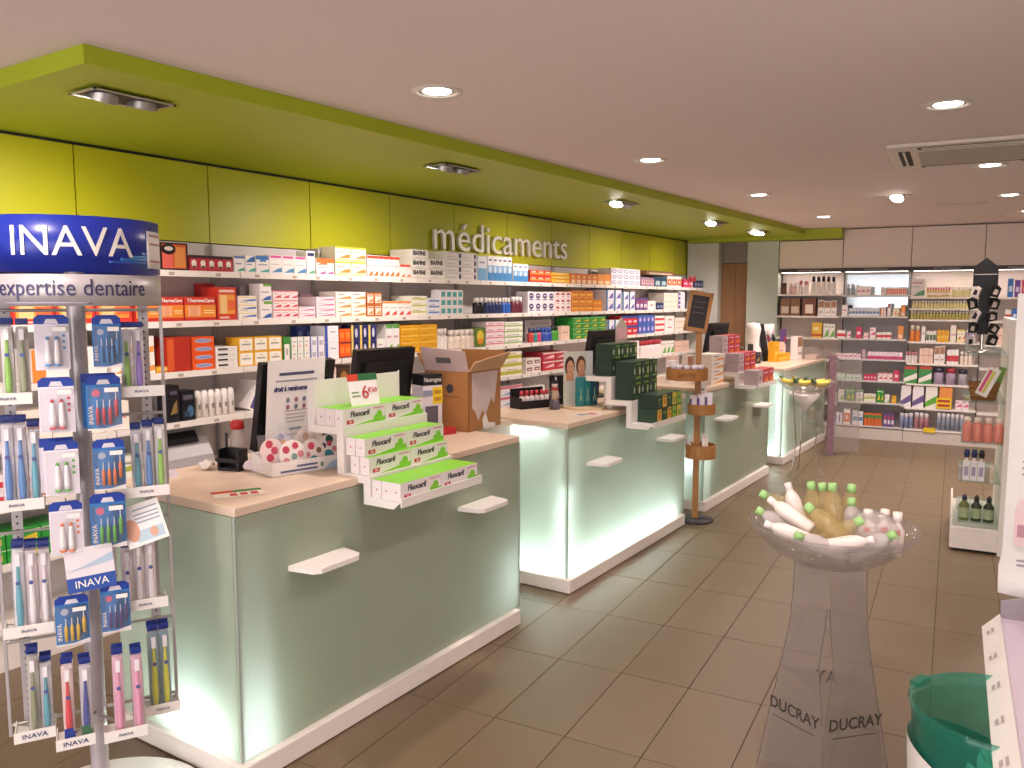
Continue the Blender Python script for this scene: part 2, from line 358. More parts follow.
# ---- measured product rows (metres)
LEFT_PRODUCTS = [
    (1, 2.503, 2.665, 0.14, 1, 1, 'heatpatch', 'large black-edged box with orange body picture and round logo', 0, 0),
    (1, 2.671, 2.94, 0.083, 5, 1, 'redbulb', 'red box with black top band and white bulb shape', 0, 0),
    (1, 2.95, 3.021, 0.089, 1, 1, 'whiteteal', 'white box with pale blue top and teal corner', 0, 0),
    (1, 3.024, 3.093, 0.095, 1, 1, 'bluetop', 'white box with deep blue top and teal wave', 0, 0),
    (1, 3.097, 3.189, 0.098, 1, 1, 'bluewave', 'white box with wide blue top wave and green base', 0, 0),
    (1, 3.192, 3.469, 0.107, 3, 1, 'pinktitle', 'white box with pink title and blue wedge', 0, 0),
    (1, 3.473, 3.542, 0.144, 1, 1, 'darkcap', 'tall white box with dark blue patch and green corner', 0, 0),
    (1, 3.55, 3.701, 0.104, 1, 1, 'orangewave', 'white box with orange top wave and purple corner', 0, 0),
    (1, 3.68, 3.792, 0.172, 5, 1, 'greyspine', 'thin grey box standing behind the orange-topped box', 0.1, 0.12),
    (1, 3.709, 3.988, 0.183, 2, 2, 'yelloworange', 'white box with yellow edge and orange flash', 0, 0),
    (1, 3.998, 4.314, 0.143, 6, 1, 'redtop', 'slim white box with red top band and orange wedge', 0, 0),
    (1, 4.319, 4.43, 0.094, 2, 1, 'redtopsmall', 'small slim white box with red top band', 0, 0),
    (1, 4.441, 4.629, 0.202, 1, 3, 'biafine', 'white carton lettered in black capitals, in the three-high stack', 0, 0),
    (1, 4.634, 4.827, 0.143, 1, 2, 'biafine', 'white carton lettered in black capitals, in the two-high stack', 0, 0),
    (1, 4.833, 5.219, 0.207, 2, 4, 'whitenavy', 'white carton with dark navy mark at its right end', 0, 0),
    (1, 5.232, 5.355, 0.193, 1, 1, 'lightblue', 'white and light blue box with pink ribbon tag', 0, 0),
    (1, 5.368, 5.715, 0.2, 5, 1, 'blueflask', 'tall slim box, white above and blue below', 0, 0),
    (1, 5.731, 5.964, 0.151, 3, 1, 'blueflask', 'short slim box, white above and blue below', 0, 0),
    (1, 5.996, 6.35, 0.106, 3, 2, 'redorange', 'small red box with orange stripe', 0, 0),
    (1, 6.358, 6.686, 0.094, 1, 3, 'yellowflat', 'flat yellow box with thin red line', 0, 0),
    (1, 6.705, 7.236, 0.097, 5, 1, 'orangedots', 'small orange box with pale base', 0, 0),
    (1, 7.247, 7.532, 0.103, 2, 1, 'orangeplain', 'light orange box beside the white and purple stack', 0, 0),
    (1, 7.543, 8.243, 0.172, 5, 3, 'purplering', 'small white box with a purple ring', 0, 0),
    (1, 8.269, 8.618, 0.097, 3, 1, 'redmauve', 'small mauve box with red mark', 0, 0),
    (1, 8.631, 8.975, 0.105, 2, 1, 'navyteal', 'dark teal box with white panel', 0, 0),
    (1, 8.989, 9.419, 0.125, 3, 1, 'orangered', 'small white box with bright orange-red panel', 0, 0),
    (1, 9.483, 9.813, 0.1, 2, 1, 'magenta', 'magenta box with white mark', 0, 0),
    (1, 9.847, 10.162, 0.094, 3, 1, 'navyslim', 'slim dark navy box at the far end', 0, 0),
    (2, 2.357, 2.484, 0.125, 1, 1, 'thermacare', 'red and orange heat wrap box behind the toothbrush stand', 0, 0),
    (2, 2.487, 2.626, 0.125, 1, 1, 'thermacare', 'red and orange heat wrap box next to the toothbrush stand', 0, 0),
    (2, 2.629, 2.824, 0.126, 1, 1, 'thermacare', 'wide red and orange heat wrap box, rightmost of the row', 0, 0),
    (2, 2.839, 2.922, 0.201, 1, 1, 'redplain', 'plain dark red box standing behind the heat wraps', 0.07, 0.14),
    (2, 2.83, 2.957, 0.18, 1, 1, 'tallred', 'tall red box with yellow torso picture', 0, 0),
    (2, 2.967, 3.097, 0.132, 1, 3, 'yellowblue', 'flat white box with yellow and blue stripes', 0, 0),
    (2, 3.083, 3.189, 0.196, 5, 1, 'greyspine', 'thin grey box standing behind the striped flat boxes', 0.1, 0.13),
    (2, 3.118, 3.203, 0.201, 1, 2, 'greenblue', 'white box with green corner and blue wedge', 0, 0),
    (2, 3.211, 3.399, 0.162, 3, 3, 'pinkswoosh', 'white box with pink rim and red swoosh', 0, 0),
    (2, 3.406, 3.534, 0.068, 1, 2, 'pinkflat', 'flat white box with one pink stripe, in the low stack', 0, 0),
    (2, 3.549, 3.648, 0.147, 4, 1, 'mauvespine', 'thin mauve box standing behind the low pink stack', 0.08, 0.14),
    (2, 3.542, 3.701, 0.128, 1, 4, 'pinkflat', 'flat white box with one pink stripe, in the tall stack', 0, 0),
    (2, 3.705, 3.979, 0.161, 2, 3, 'orangeswoosh', 'white box with brown title and orange swoosh', 0, 0),
    (2, 3.983, 4.132, 0.156, 2, 2, 'brownframe', 'orange-brown box with white label', 0, 0),
    (2, 4.137, 4.43, 0.103, 4, 1, 'orangefoot', 'tall white box with orange top and red foot', 0, 0),
    (2, 4.435, 4.606, 0.138, 1, 3, 'limestripe', 'flat white box with lime stripe', 0, 0),
    (2, 4.617, 4.756, 0.124, 1, 3, 'bluestripe', 'flat white box with blue stripe', 0, 0),
    (2, 4.762, 5.037, 0.184, 4, 3, 'tealsquare', 'small white box with teal square', 0, 0),
    (2, 5.964, 6.411, 0.18, 4, 2, 'purplecircle', 'white box with dark purple circle', 0, 0),
    (2, 6.42, 6.714, 0.183, 3, 3, 'redarch', 'small white box with red arch', 0, 0),
    (2, 6.724, 7.152, 0.195, 3, 3, 'orangegold', 'small orange and gold box, three high', 0, 0),
    (2, 7.163, 7.344, 0.11, 2, 2, 'orangegold', 'small orange and gold box, two high', 0, 0),
    (2, 7.431, 7.786, 0.211, 2, 2, 'bluewhite', 'white box with teal blue side and violet streak, nearer stack', 0, 0),
    (2, 7.809, 8.116, 0.194, 2, 2, 'bluewhite', 'white box with teal blue side and violet streak, farther stack', 0, 0),
    (2, 8.141, 8.441, 0.132, 3, 1, 'purplered', 'slim purple box with red mark', 0, 0),
    (2, 8.454, 8.673, 0.099, 1, 1, 'whiteblank', 'plain white small carton with red speck', 0, 0),
    (2, 8.687, 8.887, 0.076, 2, 1, 'navyslim', 'slim navy box between white cartons', 0, 0),
    (2, 8.901, 9.324, 0.192, 2, 3, 'cream', 'cream carton with pink dotted line', 0, 0),
    (2, 9.34, 9.547, 0.206, 1, 4, 'violetbar', 'white box with violet bar', 0, 0),
    (3, 2.514, 2.659, 0.181, 1, 1, 'sidered', 'long dark red box seen from its side beside the toothbrush stand', 0, 0),
    (3, 2.665, 2.805, 0.175, 1, 4, 'orangeoval', 'bright orange box with silver blue oval', 0, 0),
    (3, 2.808, 2.954, 0.115, 1, 4, 'blackbars', 'flat white box with black bar and thin lines', 0, 0),
    (3, 2.96, 3.269, 0.161, 3, 2, 'yellowframe', 'white box framed in yellow with grey title', 0, 0),
    (3, 3.277, 3.329, 0.154, 1, 1, 'greenside', 'green box with tall white panel', 0, 0),
    (3, 3.333, 3.481, 0.147, 3, 2, 'greenedge', 'white box with green edge and small orange mark', 0, 0),
    (3, 3.485, 3.599, 0.145, 2, 2, 'blueedge', 'slim white box with blue edge', 0, 0),
    (3, 3.509, 3.725, 0.207, 3, 1, 'bluebook', 'dark blue box standing behind the white boxes', 0.06, 0.14),
    (3, 3.608, 3.727, 0.209, 1, 2, 'whiteblueside', 'white box with royal blue left edge', 0, 0),
    (3, 3.731, 3.832, 0.186, 2, 2, 'orangevivid', 'slim vivid orange box', 0, 0),
    (3, 3.837, 4.074, 0.208, 3, 2, 'navyyellow', 'navy box with yellow strip and white print', 0, 0),
    (3, 4.079, 4.162, 0.11, 1, 1, 'whitegreen', 'white box with pale green corner', 0, 0),
    (3, 4.167, 4.304, 0.207, 2, 1, 'greentop', 'white box with coloured top and leaf wedge', 0, 0),
    (3, 4.314, 4.721, 0.193, 2, 4, 'yellowgold', 'flat golden yellow box', 0, 0),
    (3, 5.199, 5.327, 0.151, 1, 1, 'fruitpack', 'green pack with yellow fruit picture', 0, 0),
    (3, 5.341, 5.596, 0.193, 2, 4, 'pinkstack', 'small white and pink striped box', 0, 0),
    (3, 5.604, 5.885, 0.187, 1, 4, 'greenstack', 'flat white and green striped box', 0, 0),
    (3, 6.138, 6.57, 0.19, 1, 1, 'whiteback', 'plain white pack behind coloured bottles', 0.03, 0.12),
    (3, 6.528, 6.695, 0.131, 1, 1, 'palepeach', 'pale peach box with thin line', 0, 0),
    (3, 6.753, 7.431, 0.206, 4, 4, 'greenbox', 'bright green box with yellow mark', 0, 0),
    (3, 7.476, 7.774, 0.166, 2, 1, 'bluewhite', 'blue and white box beside the green stack', 0, 0),
    (3, 7.797, 8.192, 0.201, 3, 2, 'redblue', 'bright red box with blue top', 0, 0),
    (3, 8.205, 8.645, 0.205, 4, 2, 'bluepurple', 'blue box with violet capsule mark', 0, 0),
    (3, 8.659, 8.931, 0.188, 1, 3, 'redwhite', 'white box with red bar', 0, 0),
    (3, 8.945, 9.231, 0.183, 1, 2, 'whiteblank', 'white carton with red speck in a two-high stack', 0, 0),
    (3, 9.246, 9.58, 0.154, 1, 2, 'cream', 'beige carton with pink dotted line', 0, 0),
    (4, 2.509, 2.58, 0.192, 1, 1, 'blackpack', 'black pack with gold streak', 0, 0),
    (4, 2.588, 2.671, 0.158, 1, 1, 'blackblue', 'black pack with grey title and blue smoke', 0, 0),
    (4, 3.591, 3.701, 0.214, 1, 1, 'dvdpink', 'pale pink case with three red dots', 0, 0),
    (4, 3.709, 3.823, 0.212, 1, 1, 'dvdbrown', 'dark brown case with ochre picture', 0, 0),
    (4, 5.341, 5.869, 0.196, 2, 3, 'yellowlime', 'flat white and lime-yellow box', 0, 0),
    (4, 5.932, 6.178, 0.123, 2, 2, 'brownlabel', 'small white box with brown label', 0, 0),
    (4, 6.212, 6.658, 0.16, 2, 2, 'redlabel', 'flat red box with white wave', 0, 0),
    (4, 7.942, 8.243, 0.19, 2, 1, 'orangewhite', 'white box with orange side', 0, 0),
    (4, 8.872, 9.231, 0.15, 3, 1, 'greenmix', 'white box with fresh green corner', 0, 0),
    (4, 9.262, 9.712, 0.132, 2, 1, 'palepeach', 'pale peach box next to the green-cornered boxes', 0, 0),
    (5, 5.509, 5.885, 0.174, 1, 2, 'redblueflat', 'white box with red rim and pale blue band', 0, 0),
    (5, 5.948, 6.246, 0.138, 2, 1, 'redwhite', 'white box with red bar', 0, 0),
]
LEFT_BOTTLES = [
    (2, 5.234, 5.356, 0.126, 2, 'blackbody', 'small black bottle with white cap'),
    (2, 5.37, 5.612, 0.126, 5, 'navybody', 'small navy bottle with white cap'),
    (2, 5.619, 5.746, 0.126, 3, 'bluebody', 'small bright blue bottle with white cap'),
    (2, 5.761, 5.932, 0.135, 3, 'darkredbody', 'small dark red bottle with white cap'),
    (3, 4.77, 4.884, 0.155, 3, 'whitebody', 'slim white bottle beside the golden boxes'),
    (3, 4.902, 5.234, 0.141, 5, 'creambody', 'wide cream bottle with white cap'),
    (3, 6.044, 6.418, 0.123, 6, 'mixedbody', 'clear bottle with coloured base'),
    (3, 6.427, 6.562, 0.134, 3, 'greenbody', 'green bottle with dark cap'),
    (3, 2.606, 2.641, 0.086, 1, 'whitebody', 'small white bottle before the dark red box'),
    (4, 2.695, 2.95, 0.144, 6, 'tubebody', 'white tube lettered up its side'),
    (4, 8.335, 8.914, 0.179, 8, 'redbody', 'small white bottle with red print'),
]
BACK_PRODUCTS = [
    ('A', 0, -1.89, -1.808, 0.123, 1, 'jar', 'brown', 'small brown jar'),
    ('A', 0, -1.784, -1.691, 0.122, 2, 'jar', 'pinkjar', 'pink and white jar'),
    ('A', 0, -1.68, -1.554, 0.145, 2, 'bottle', 'pinkwhite', 'white bottle with pink print'),
    ('A', 0, -1.531, -1.251, 0.189, 5, 'bottle', 'darkcapb', 'white bottle with dark cap'),
    ('A', 1, -1.878, -1.645, 0.19, 2, 'box', 'brownpic', 'wide box with brown picture'),
    ('A', 1, -1.622, -1.463, 0.19, 1, 'box', 'brownwindow', 'brown box with white window'),
    ('A', 1, -1.441, -1.229, 0.166, 3, 'box', 'whitepic', 'white box with brown top picture'),
    ('A', 2, -1.508, -1.384, 0.165, 1, 'box', 'yellowflat', 'yellow box with red line'),
    ('A', 2, -1.373, -1.24, 0.155, 2, 'box', 'greenmix', 'white box with green corner'),
    ('B', 0, -1.141, -1.043, 0.116, 2, 'bottle', 'grey', 'grey bottle before the mirror'),
    ('B', 0, -1.021, -0.871, 0.092, 3, 'box', 'pinkwhite', 'white box with pink print'),
    ('B', 0, -0.765, -0.712, 0.079, 1, 'box', 'whiteblank', 'plain white box'),
    ('B', 0, -0.701, -0.494, 0.078, 5, 'box', 'orangered', 'white box with orange panel'),
    ('B', 1, -1.174, -1.108, 0.115, 1, 'box', 'whiteblank', 'white box with red speck'),
    ('B', 1, -1.097, -0.765, 0.081, 9, 'box', 'bluestripe', 'small white box with blue stripe'),
    ('B', 1, -0.754, -0.701, 0.093, 2, 'box', 'orangewhite', 'small box with orange side'),
    ('B', 1, -0.691, -0.639, 0.128, 1, 'bottle', 'pinkwhite', 'white bottle'),
    ('B', 1, -0.628, -0.556, 0.083, 2, 'box', 'yelloworange', 'small yellow and orange box'),
    ('B', 1, -0.546, -0.494, 0.117, 1, 'box', 'orangeplain', 'plain orange box'),
    ('B', 2, -1.218, -1.119, 0.083, 1, 'box', 'redwhite', 'white box with red bar'),
    ('B', 2, -1.108, -1.064, 0.073, 1, 'box', 'pinkflat', 'small pink box'),
    ('B', 2, -1.01, -0.945, 0.122, 1, 'box', 'magenta', 'red-pink box with white mark'),
    ('B', 2, -0.924, -0.871, 0.065, 2, 'box', 'pinkswoosh', 'small pink swoosh box'),
    ('B', 2, -0.86, -0.796, 0.113, 1, 'box', 'pinkflat', 'taller pink-striped box'),
    ('B', 2, -0.786, -0.628, 0.069, 3, 'box', 'redwhite', 'small white box with red bar'),
    ('B', 2, -0.566, -0.504, 0.14, 1, 'box', 'orangeplain', 'tall orange box'),
    ('B', 3, -1.229, -0.945, 0.052, 6, 'box', 'pinkflat', 'small white box with pink stripe'),
    ('B', 3, -0.935, -0.892, 0.104, 1, 'box', 'mauvespine', 'mauve box'),
    ('B', 3, -0.871, -0.504, 0.076, 9, 'box', 'magentaw', 'small white box with magenta base'),
    ('B', 4, -1.24, -1.108, 0.063, 3, 'box', 'paleteal', 'pale green box'),
    ('B', 4, -1.097, -0.924, 0.058, 4, 'box', 'paleteal2', 'pale green and white box'),
    ('B', 4, -0.903, -0.765, 0.066, 4, 'box', 'magenta', 'small magenta box'),
    ('B', 4, -0.754, -0.597, 0.085, 3, 'box', 'pinkswoosh', 'white box with pink swoosh'),
    ('B', 4, -0.587, -0.525, 0.113, 1, 'box', 'magenta', 'larger magenta box'),
    ('B', 5, -1.251, -1.196, 0.078, 1, 'box', 'greenmix', 'white box with green corner'),
    ('B', 5, -1.174, -1.108, 0.118, 1, 'box', 'greenmix', 'tall white box with green corner'),
    ('B', 5, -1.086, -0.999, 0.135, 2, 'box', 'greenbox', 'green box with yellow mark'),
    ('B', 5, -0.978, -0.903, 0.117, 2, 'box', 'greentop', 'white box with green top'),
    ('B', 5, -0.892, -0.765, 0.087, 4, 'box', 'limestripe', 'small white box with lime stripe'),
    ('B', 5, -0.754, -0.681, 0.14, 2, 'box', 'greenbox', 'bright green box'),
    ('B', 5, -0.67, -0.618, 0.086, 1, 'box', 'whitegreen', 'white and pale green box'),
    ('B', 5, -0.597, -0.546, 0.079, 1, 'box', 'yellowgold', 'golden box'),
    ('B', 6, -1.284, -1.24, 0.174, 1, 'bottle', 'navybody2', 'dark blue bottle'),
    ('B', 6, -1.196, -1.119, 0.12, 2, 'box', 'violetbar', 'white and violet box'),
    ('B', 6, -1.108, -1.032, 0.162, 1, 'box', 'orangered', 'white box with orange panel'),
    ('B', 6, -1.01, -0.892, 0.146, 2, 'box', 'bluestripe', 'white box with blue stripe'),
    ('B', 6, -0.881, -0.691, 0.134, 5, 'box', 'greenorange', 'orange box with green band'),
    ('B', 6, -0.67, -0.556, 0.145, 3, 'box', 'purplered', 'small purple box'),
    ('C', 0, -0.453, -0.301, 0.18, 1, 'box', 'advert', 'white advert card box with green hill'),
    ('C', 0, -0.291, -0.053, 0.1, 9, 'bottle', 'redyellow', 'tiny bottle with red and yellow label'),
    ('C', 0, -0.043, 0.209, 0.099, 9, 'bottle', 'paleyellow', 'tiny bottle with pale yellow label'),
    ('C', 1, -0.433, 0.199, 0.078, 20, 'bottle', 'paleyellow', 'tiny pale yellow vial'),
    ('C', 2, -0.443, 0.199, 0.085, 20, 'bottle', 'olivevial', 'tiny olive vial'),
    ('C', 3, -0.443, -0.331, 0.166, 2, 'bottle', 'orangebot', 'orange bottle'),
    ('C', 3, -0.321, -0.281, 0.156, 1, 'box', 'whiteblank', 'plain white box'),
    ('C', 3, -0.271, -0.171, 0.112, 3, 'box', 'greenjar', 'white box with dark green label'),
    ('C', 3, -0.161, -0.043, 0.125, 3, 'box', 'yellowgold', 'golden box'),
    ('C', 3, -0.033, 0.026, 0.172, 1, 'box', 'cream', 'tall cream box'),
    ('C', 3, 0.035, 0.113, 0.129, 2, 'box', 'yelloworange', 'yellow and white box'),
    ('C', 3, 0.122, 0.209, 0.13, 3, 'bottle', 'lilac', 'lilac bottle'),
    ('C', 4, -0.474, -0.351, 0.117, 4, 'bottle', 'pinkwhite', 'small white bottle with pink print'),
    ('C', 4, -0.331, -0.191, 0.156, 3, 'box', 'palepeach', 'pale peach box'),
    ('C', 4, -0.181, -0.072, 0.182, 2, 'box', 'whitepic', 'tall white box with brown top'),
    ('C', 4, -0.053, 0.064, 0.152, 3, 'box', 'redwhite', 'white box with red bar'),
    ('C', 4, 0.074, 0.199, 0.134, 3, 'bottle', 'creambody', 'cream bottle'),
    ('C', 5, -0.484, -0.341, 0.202, 1, 'bag', 'greenred', 'green and white bag with red top, nearest the grey unit'),
    ('C', 5, -0.331, -0.191, 0.208, 1, 'bag', 'greenred', 'green and white bag with red top, beside the jars'),
    ('C', 5, -0.181, -0.072, 0.168, 1, 'jar', 'purplejar', 'purple jar with dark lid'),
    ('C', 5, -0.062, 0.055, 0.173, 1, 'jar', 'redjar', 'purple jar with red lid'),
    ('C', 5, 0.064, 0.161, 0.167, 1, 'jar', 'darkjar', 'grey jar with dark lid'),
    ('C', 6, -0.504, -0.392, 0.226, 1, 'bag', 'purplebag', 'white and purple bag, first from the grey unit'),
    ('C', 6, -0.382, -0.261, 0.232, 1, 'bag', 'purplebag', 'white and purple bag beside the green one'),
    ('C', 6, -0.251, -0.121, 0.228, 1, 'bag', 'greenbag', 'white and bright green bag'),
    ('C', 6, -0.112, 0.026, 0.235, 1, 'box', 'orangeplain', 'orange box behind the yellow price sign'),
    ('C', 6, 0.055, 0.19, 0.099, 2, 'box', 'pinkflat', 'flat pink box'),
    ('C', 7, -0.504, -0.362, 0.161, 3, 'jar', 'bluered', 'small glass jar with blue and red label'),
    ('C', 7, -0.351, -0.201, 0.172, 3, 'jar', 'bluered2', 'small glass jar with red label'),
    ('C', 7, -0.121, 0.151, 0.18, 6, 'jar', 'bluegrey', 'small glass jar with grey-blue label'),
    ('D', 0, 0.332, 0.398, 0.143, 1, 'box', 'whiteblank', 'plain white box'),
    ('D', 0, 0.491, 0.546, 0.184, 1, 'box', 'bluevivid', 'vivid blue box'),
    ('D', 0, 0.556, 0.611, 0.173, 1, 'box', 'violetvivid', 'violet box'),
    ('D', 0, 0.62, 0.702, 0.172, 1, 'box', 'magenta', 'magenta box'),
    ('D', 1, 0.482, 0.537, 0.112, 2, 'box', 'redwhite', 'white box with red bar'),
    ('D', 1, 0.546, 0.647, 0.123, 2, 'box', 'bluevivid', 'vivid blue box'),
    ('D', 2, 0.426, 0.629, 0.178, 4, 'box', 'palepeach', 'pale peach box'),
    ('D', 3, 0.482, 0.647, 0.191, 4, 'box', 'violetbar', 'white and violet box'),
]
STAND_PACKS = [
    ('head', -0.063, 0.086, 1.434, 1.589, 0.13, 'blue'),
    ('head', -0.06, 0.089, 1.254, 1.413, 0.13, 'red'),
    ('head', -0.056, 0.087, 1.074, 1.231, 0.13, 'green'),
    ('head', -0.053, 0.085, 0.897, 1.054, 0.13, 'orange'),
    ('brush4', -0.051, 0.086, 0.634, 0.781, 0.15, 'yellow'),
    ('brush4', 0.076, 0.075, 1.434, 1.587, 0.13, 'blue'),
    ('brush4', 0.06, 0.091, 1.254, 1.413, 0.13, 'red'),
    ('brush4', 0.066, 0.084, 1.075, 1.226, 0.13, 'orange'),
    ('brush4', 0.056, 0.094, 0.902, 1.066, 0.13, 'green'),
    ('brush4', 0.063, 0.077, 0.65, 0.802, 0.15, 'purple'),
]
STAND_BRUSHES = [
    (-0.219, 0.09, 1.359, 1.581, 'green', 1),
    (-0.175, 0.12, 1.36, 1.581, 'green', 1),
    (-0.136, 0.06, 1.36, 1.579, 'olive', 1),
    (-0.11, 0.04, 1.365, 1.573, 'olive', 1),
    (-0.188, 0.12, 1.059, 1.304, 'blue', 2),
    (-0.159, 0.13, 1.063, 1.303, 'blue', 2),
    (-0.123, 0.07, 1.054, 1.287, 'teal', 2),
    (-0.1, 0.05, 1.056, 1.268, 'teal', 2),
    (-0.158, 0.13, 0.708, 0.94, 'teal', 3),
    (-0.107, 0.11, 0.7, 0.934, 'white', 3),
    (-0.134, 0.07, 0.703, 0.936, 'white', 3),
    (-0.157, 0.07, 0.41, 0.623, 'olive', 4),
    (-0.119, 0.13, 0.368, 0.593, 'teal', 4),
    (-0.072, 0.2, 0.375, 0.611, 'red', 5),
    (-0.022, 0.2, 0.368, 0.601, 'navy', 5),
    (0.059, 0.2, 0.365, 0.608, 'pink', 6),
    (0.113, 0.19, 0.353, 0.599, 'pink', 6),
    (0.128, 0.08, 1.368, 1.565, 'green', 7),
    (0.16, 0.08, 1.373, 1.565, 'violet', 7),
    (0.067, 0.05, 0.702, 0.887, 'white', 9),
    (0.11, 0.09, 0.708, 0.907, 'white', 9),
    (0.154, 0.09, 0.706, 0.907, 'white', 9),
    (0.151, 0.07, 1.053, 1.256, 'teal', 8),
    (0.178, 0.08, 1.059, 1.262, 'blue', 8),
    (0.205, 0.09, 1.067, 1.267, 'green', 8),
    (0.147, 0.05, 0.336, 0.602, 'olive', 10),
    (0.165, 0.09, 0.35, 0.626, 'kid', 10),
    (0.185, 0.09, 0.348, 0.629, 'kid', 10),
    (0.205, 0.09, 0.353, 0.631, 'blue', 10),
    (0.226, 0.08, 0.363, 0.63, 'green', 10),
]
# ================================================================== left wall shelving
SHELF_Z = {1: 1.78, 2: 1.52, 3: 1.26, 4: 1.0, 5: .74, 6: .48, 7: .20}
bm_ = MB(); bm_.box(XW, .004, -.018, -3.755, .751, 0); bm_.box(-3.755, .004, -.03, -3.748, .751, .002)
shelf_me = bm_.mesh('shelf', [WHITE])
upr = MB().box(XW, -.008, 0, XW + .03, .008, 1.94).mesh('upright', [GREYP])
bnm = ['first', 'second', 'third', 'fourth', 'fifth', 'sixth', 'seventh', 'eighth', 'ninth', 'tenth', 'eleventh', 'twelfth', 'thirteenth']
tagm = MB().quad([(-3.7472, -.016, -.024), (-3.7472, .016, -.024), (-3.7472, .016, -.008), (-3.7472, -.016, -.008)]).mesh('price_tag', [M('#b9a79a', .6, name='price_tag_paper')])
for k in range(13):
    y = .71 + .755 * k
    t = thing('wall_shelf_bay', '%s white wall shelving bay along the left wall, counted from the front' % bnm[k], 'shelves', (0, y, 0), group='white shelving bays on the left wall')
    ln = .755 if k < 12 else .6
    put('upright', upr, t)
    for s, z in SHELF_Z.items():
        o = put('shelf', shelf_me, t, (0, 0, z))
        if k > 1 and s < 5:
            for q in range(3): put('price_tag', tagm, o, (0, .12 + .24 * q + random.uniform(-.04, .04), 0))
    MB().box(XW, .004, .0, -3.77, .751, .17).build('plinth', WHITE, t)

# ------------------------------------------------------------------ product kinds
W = '#f3ece8'
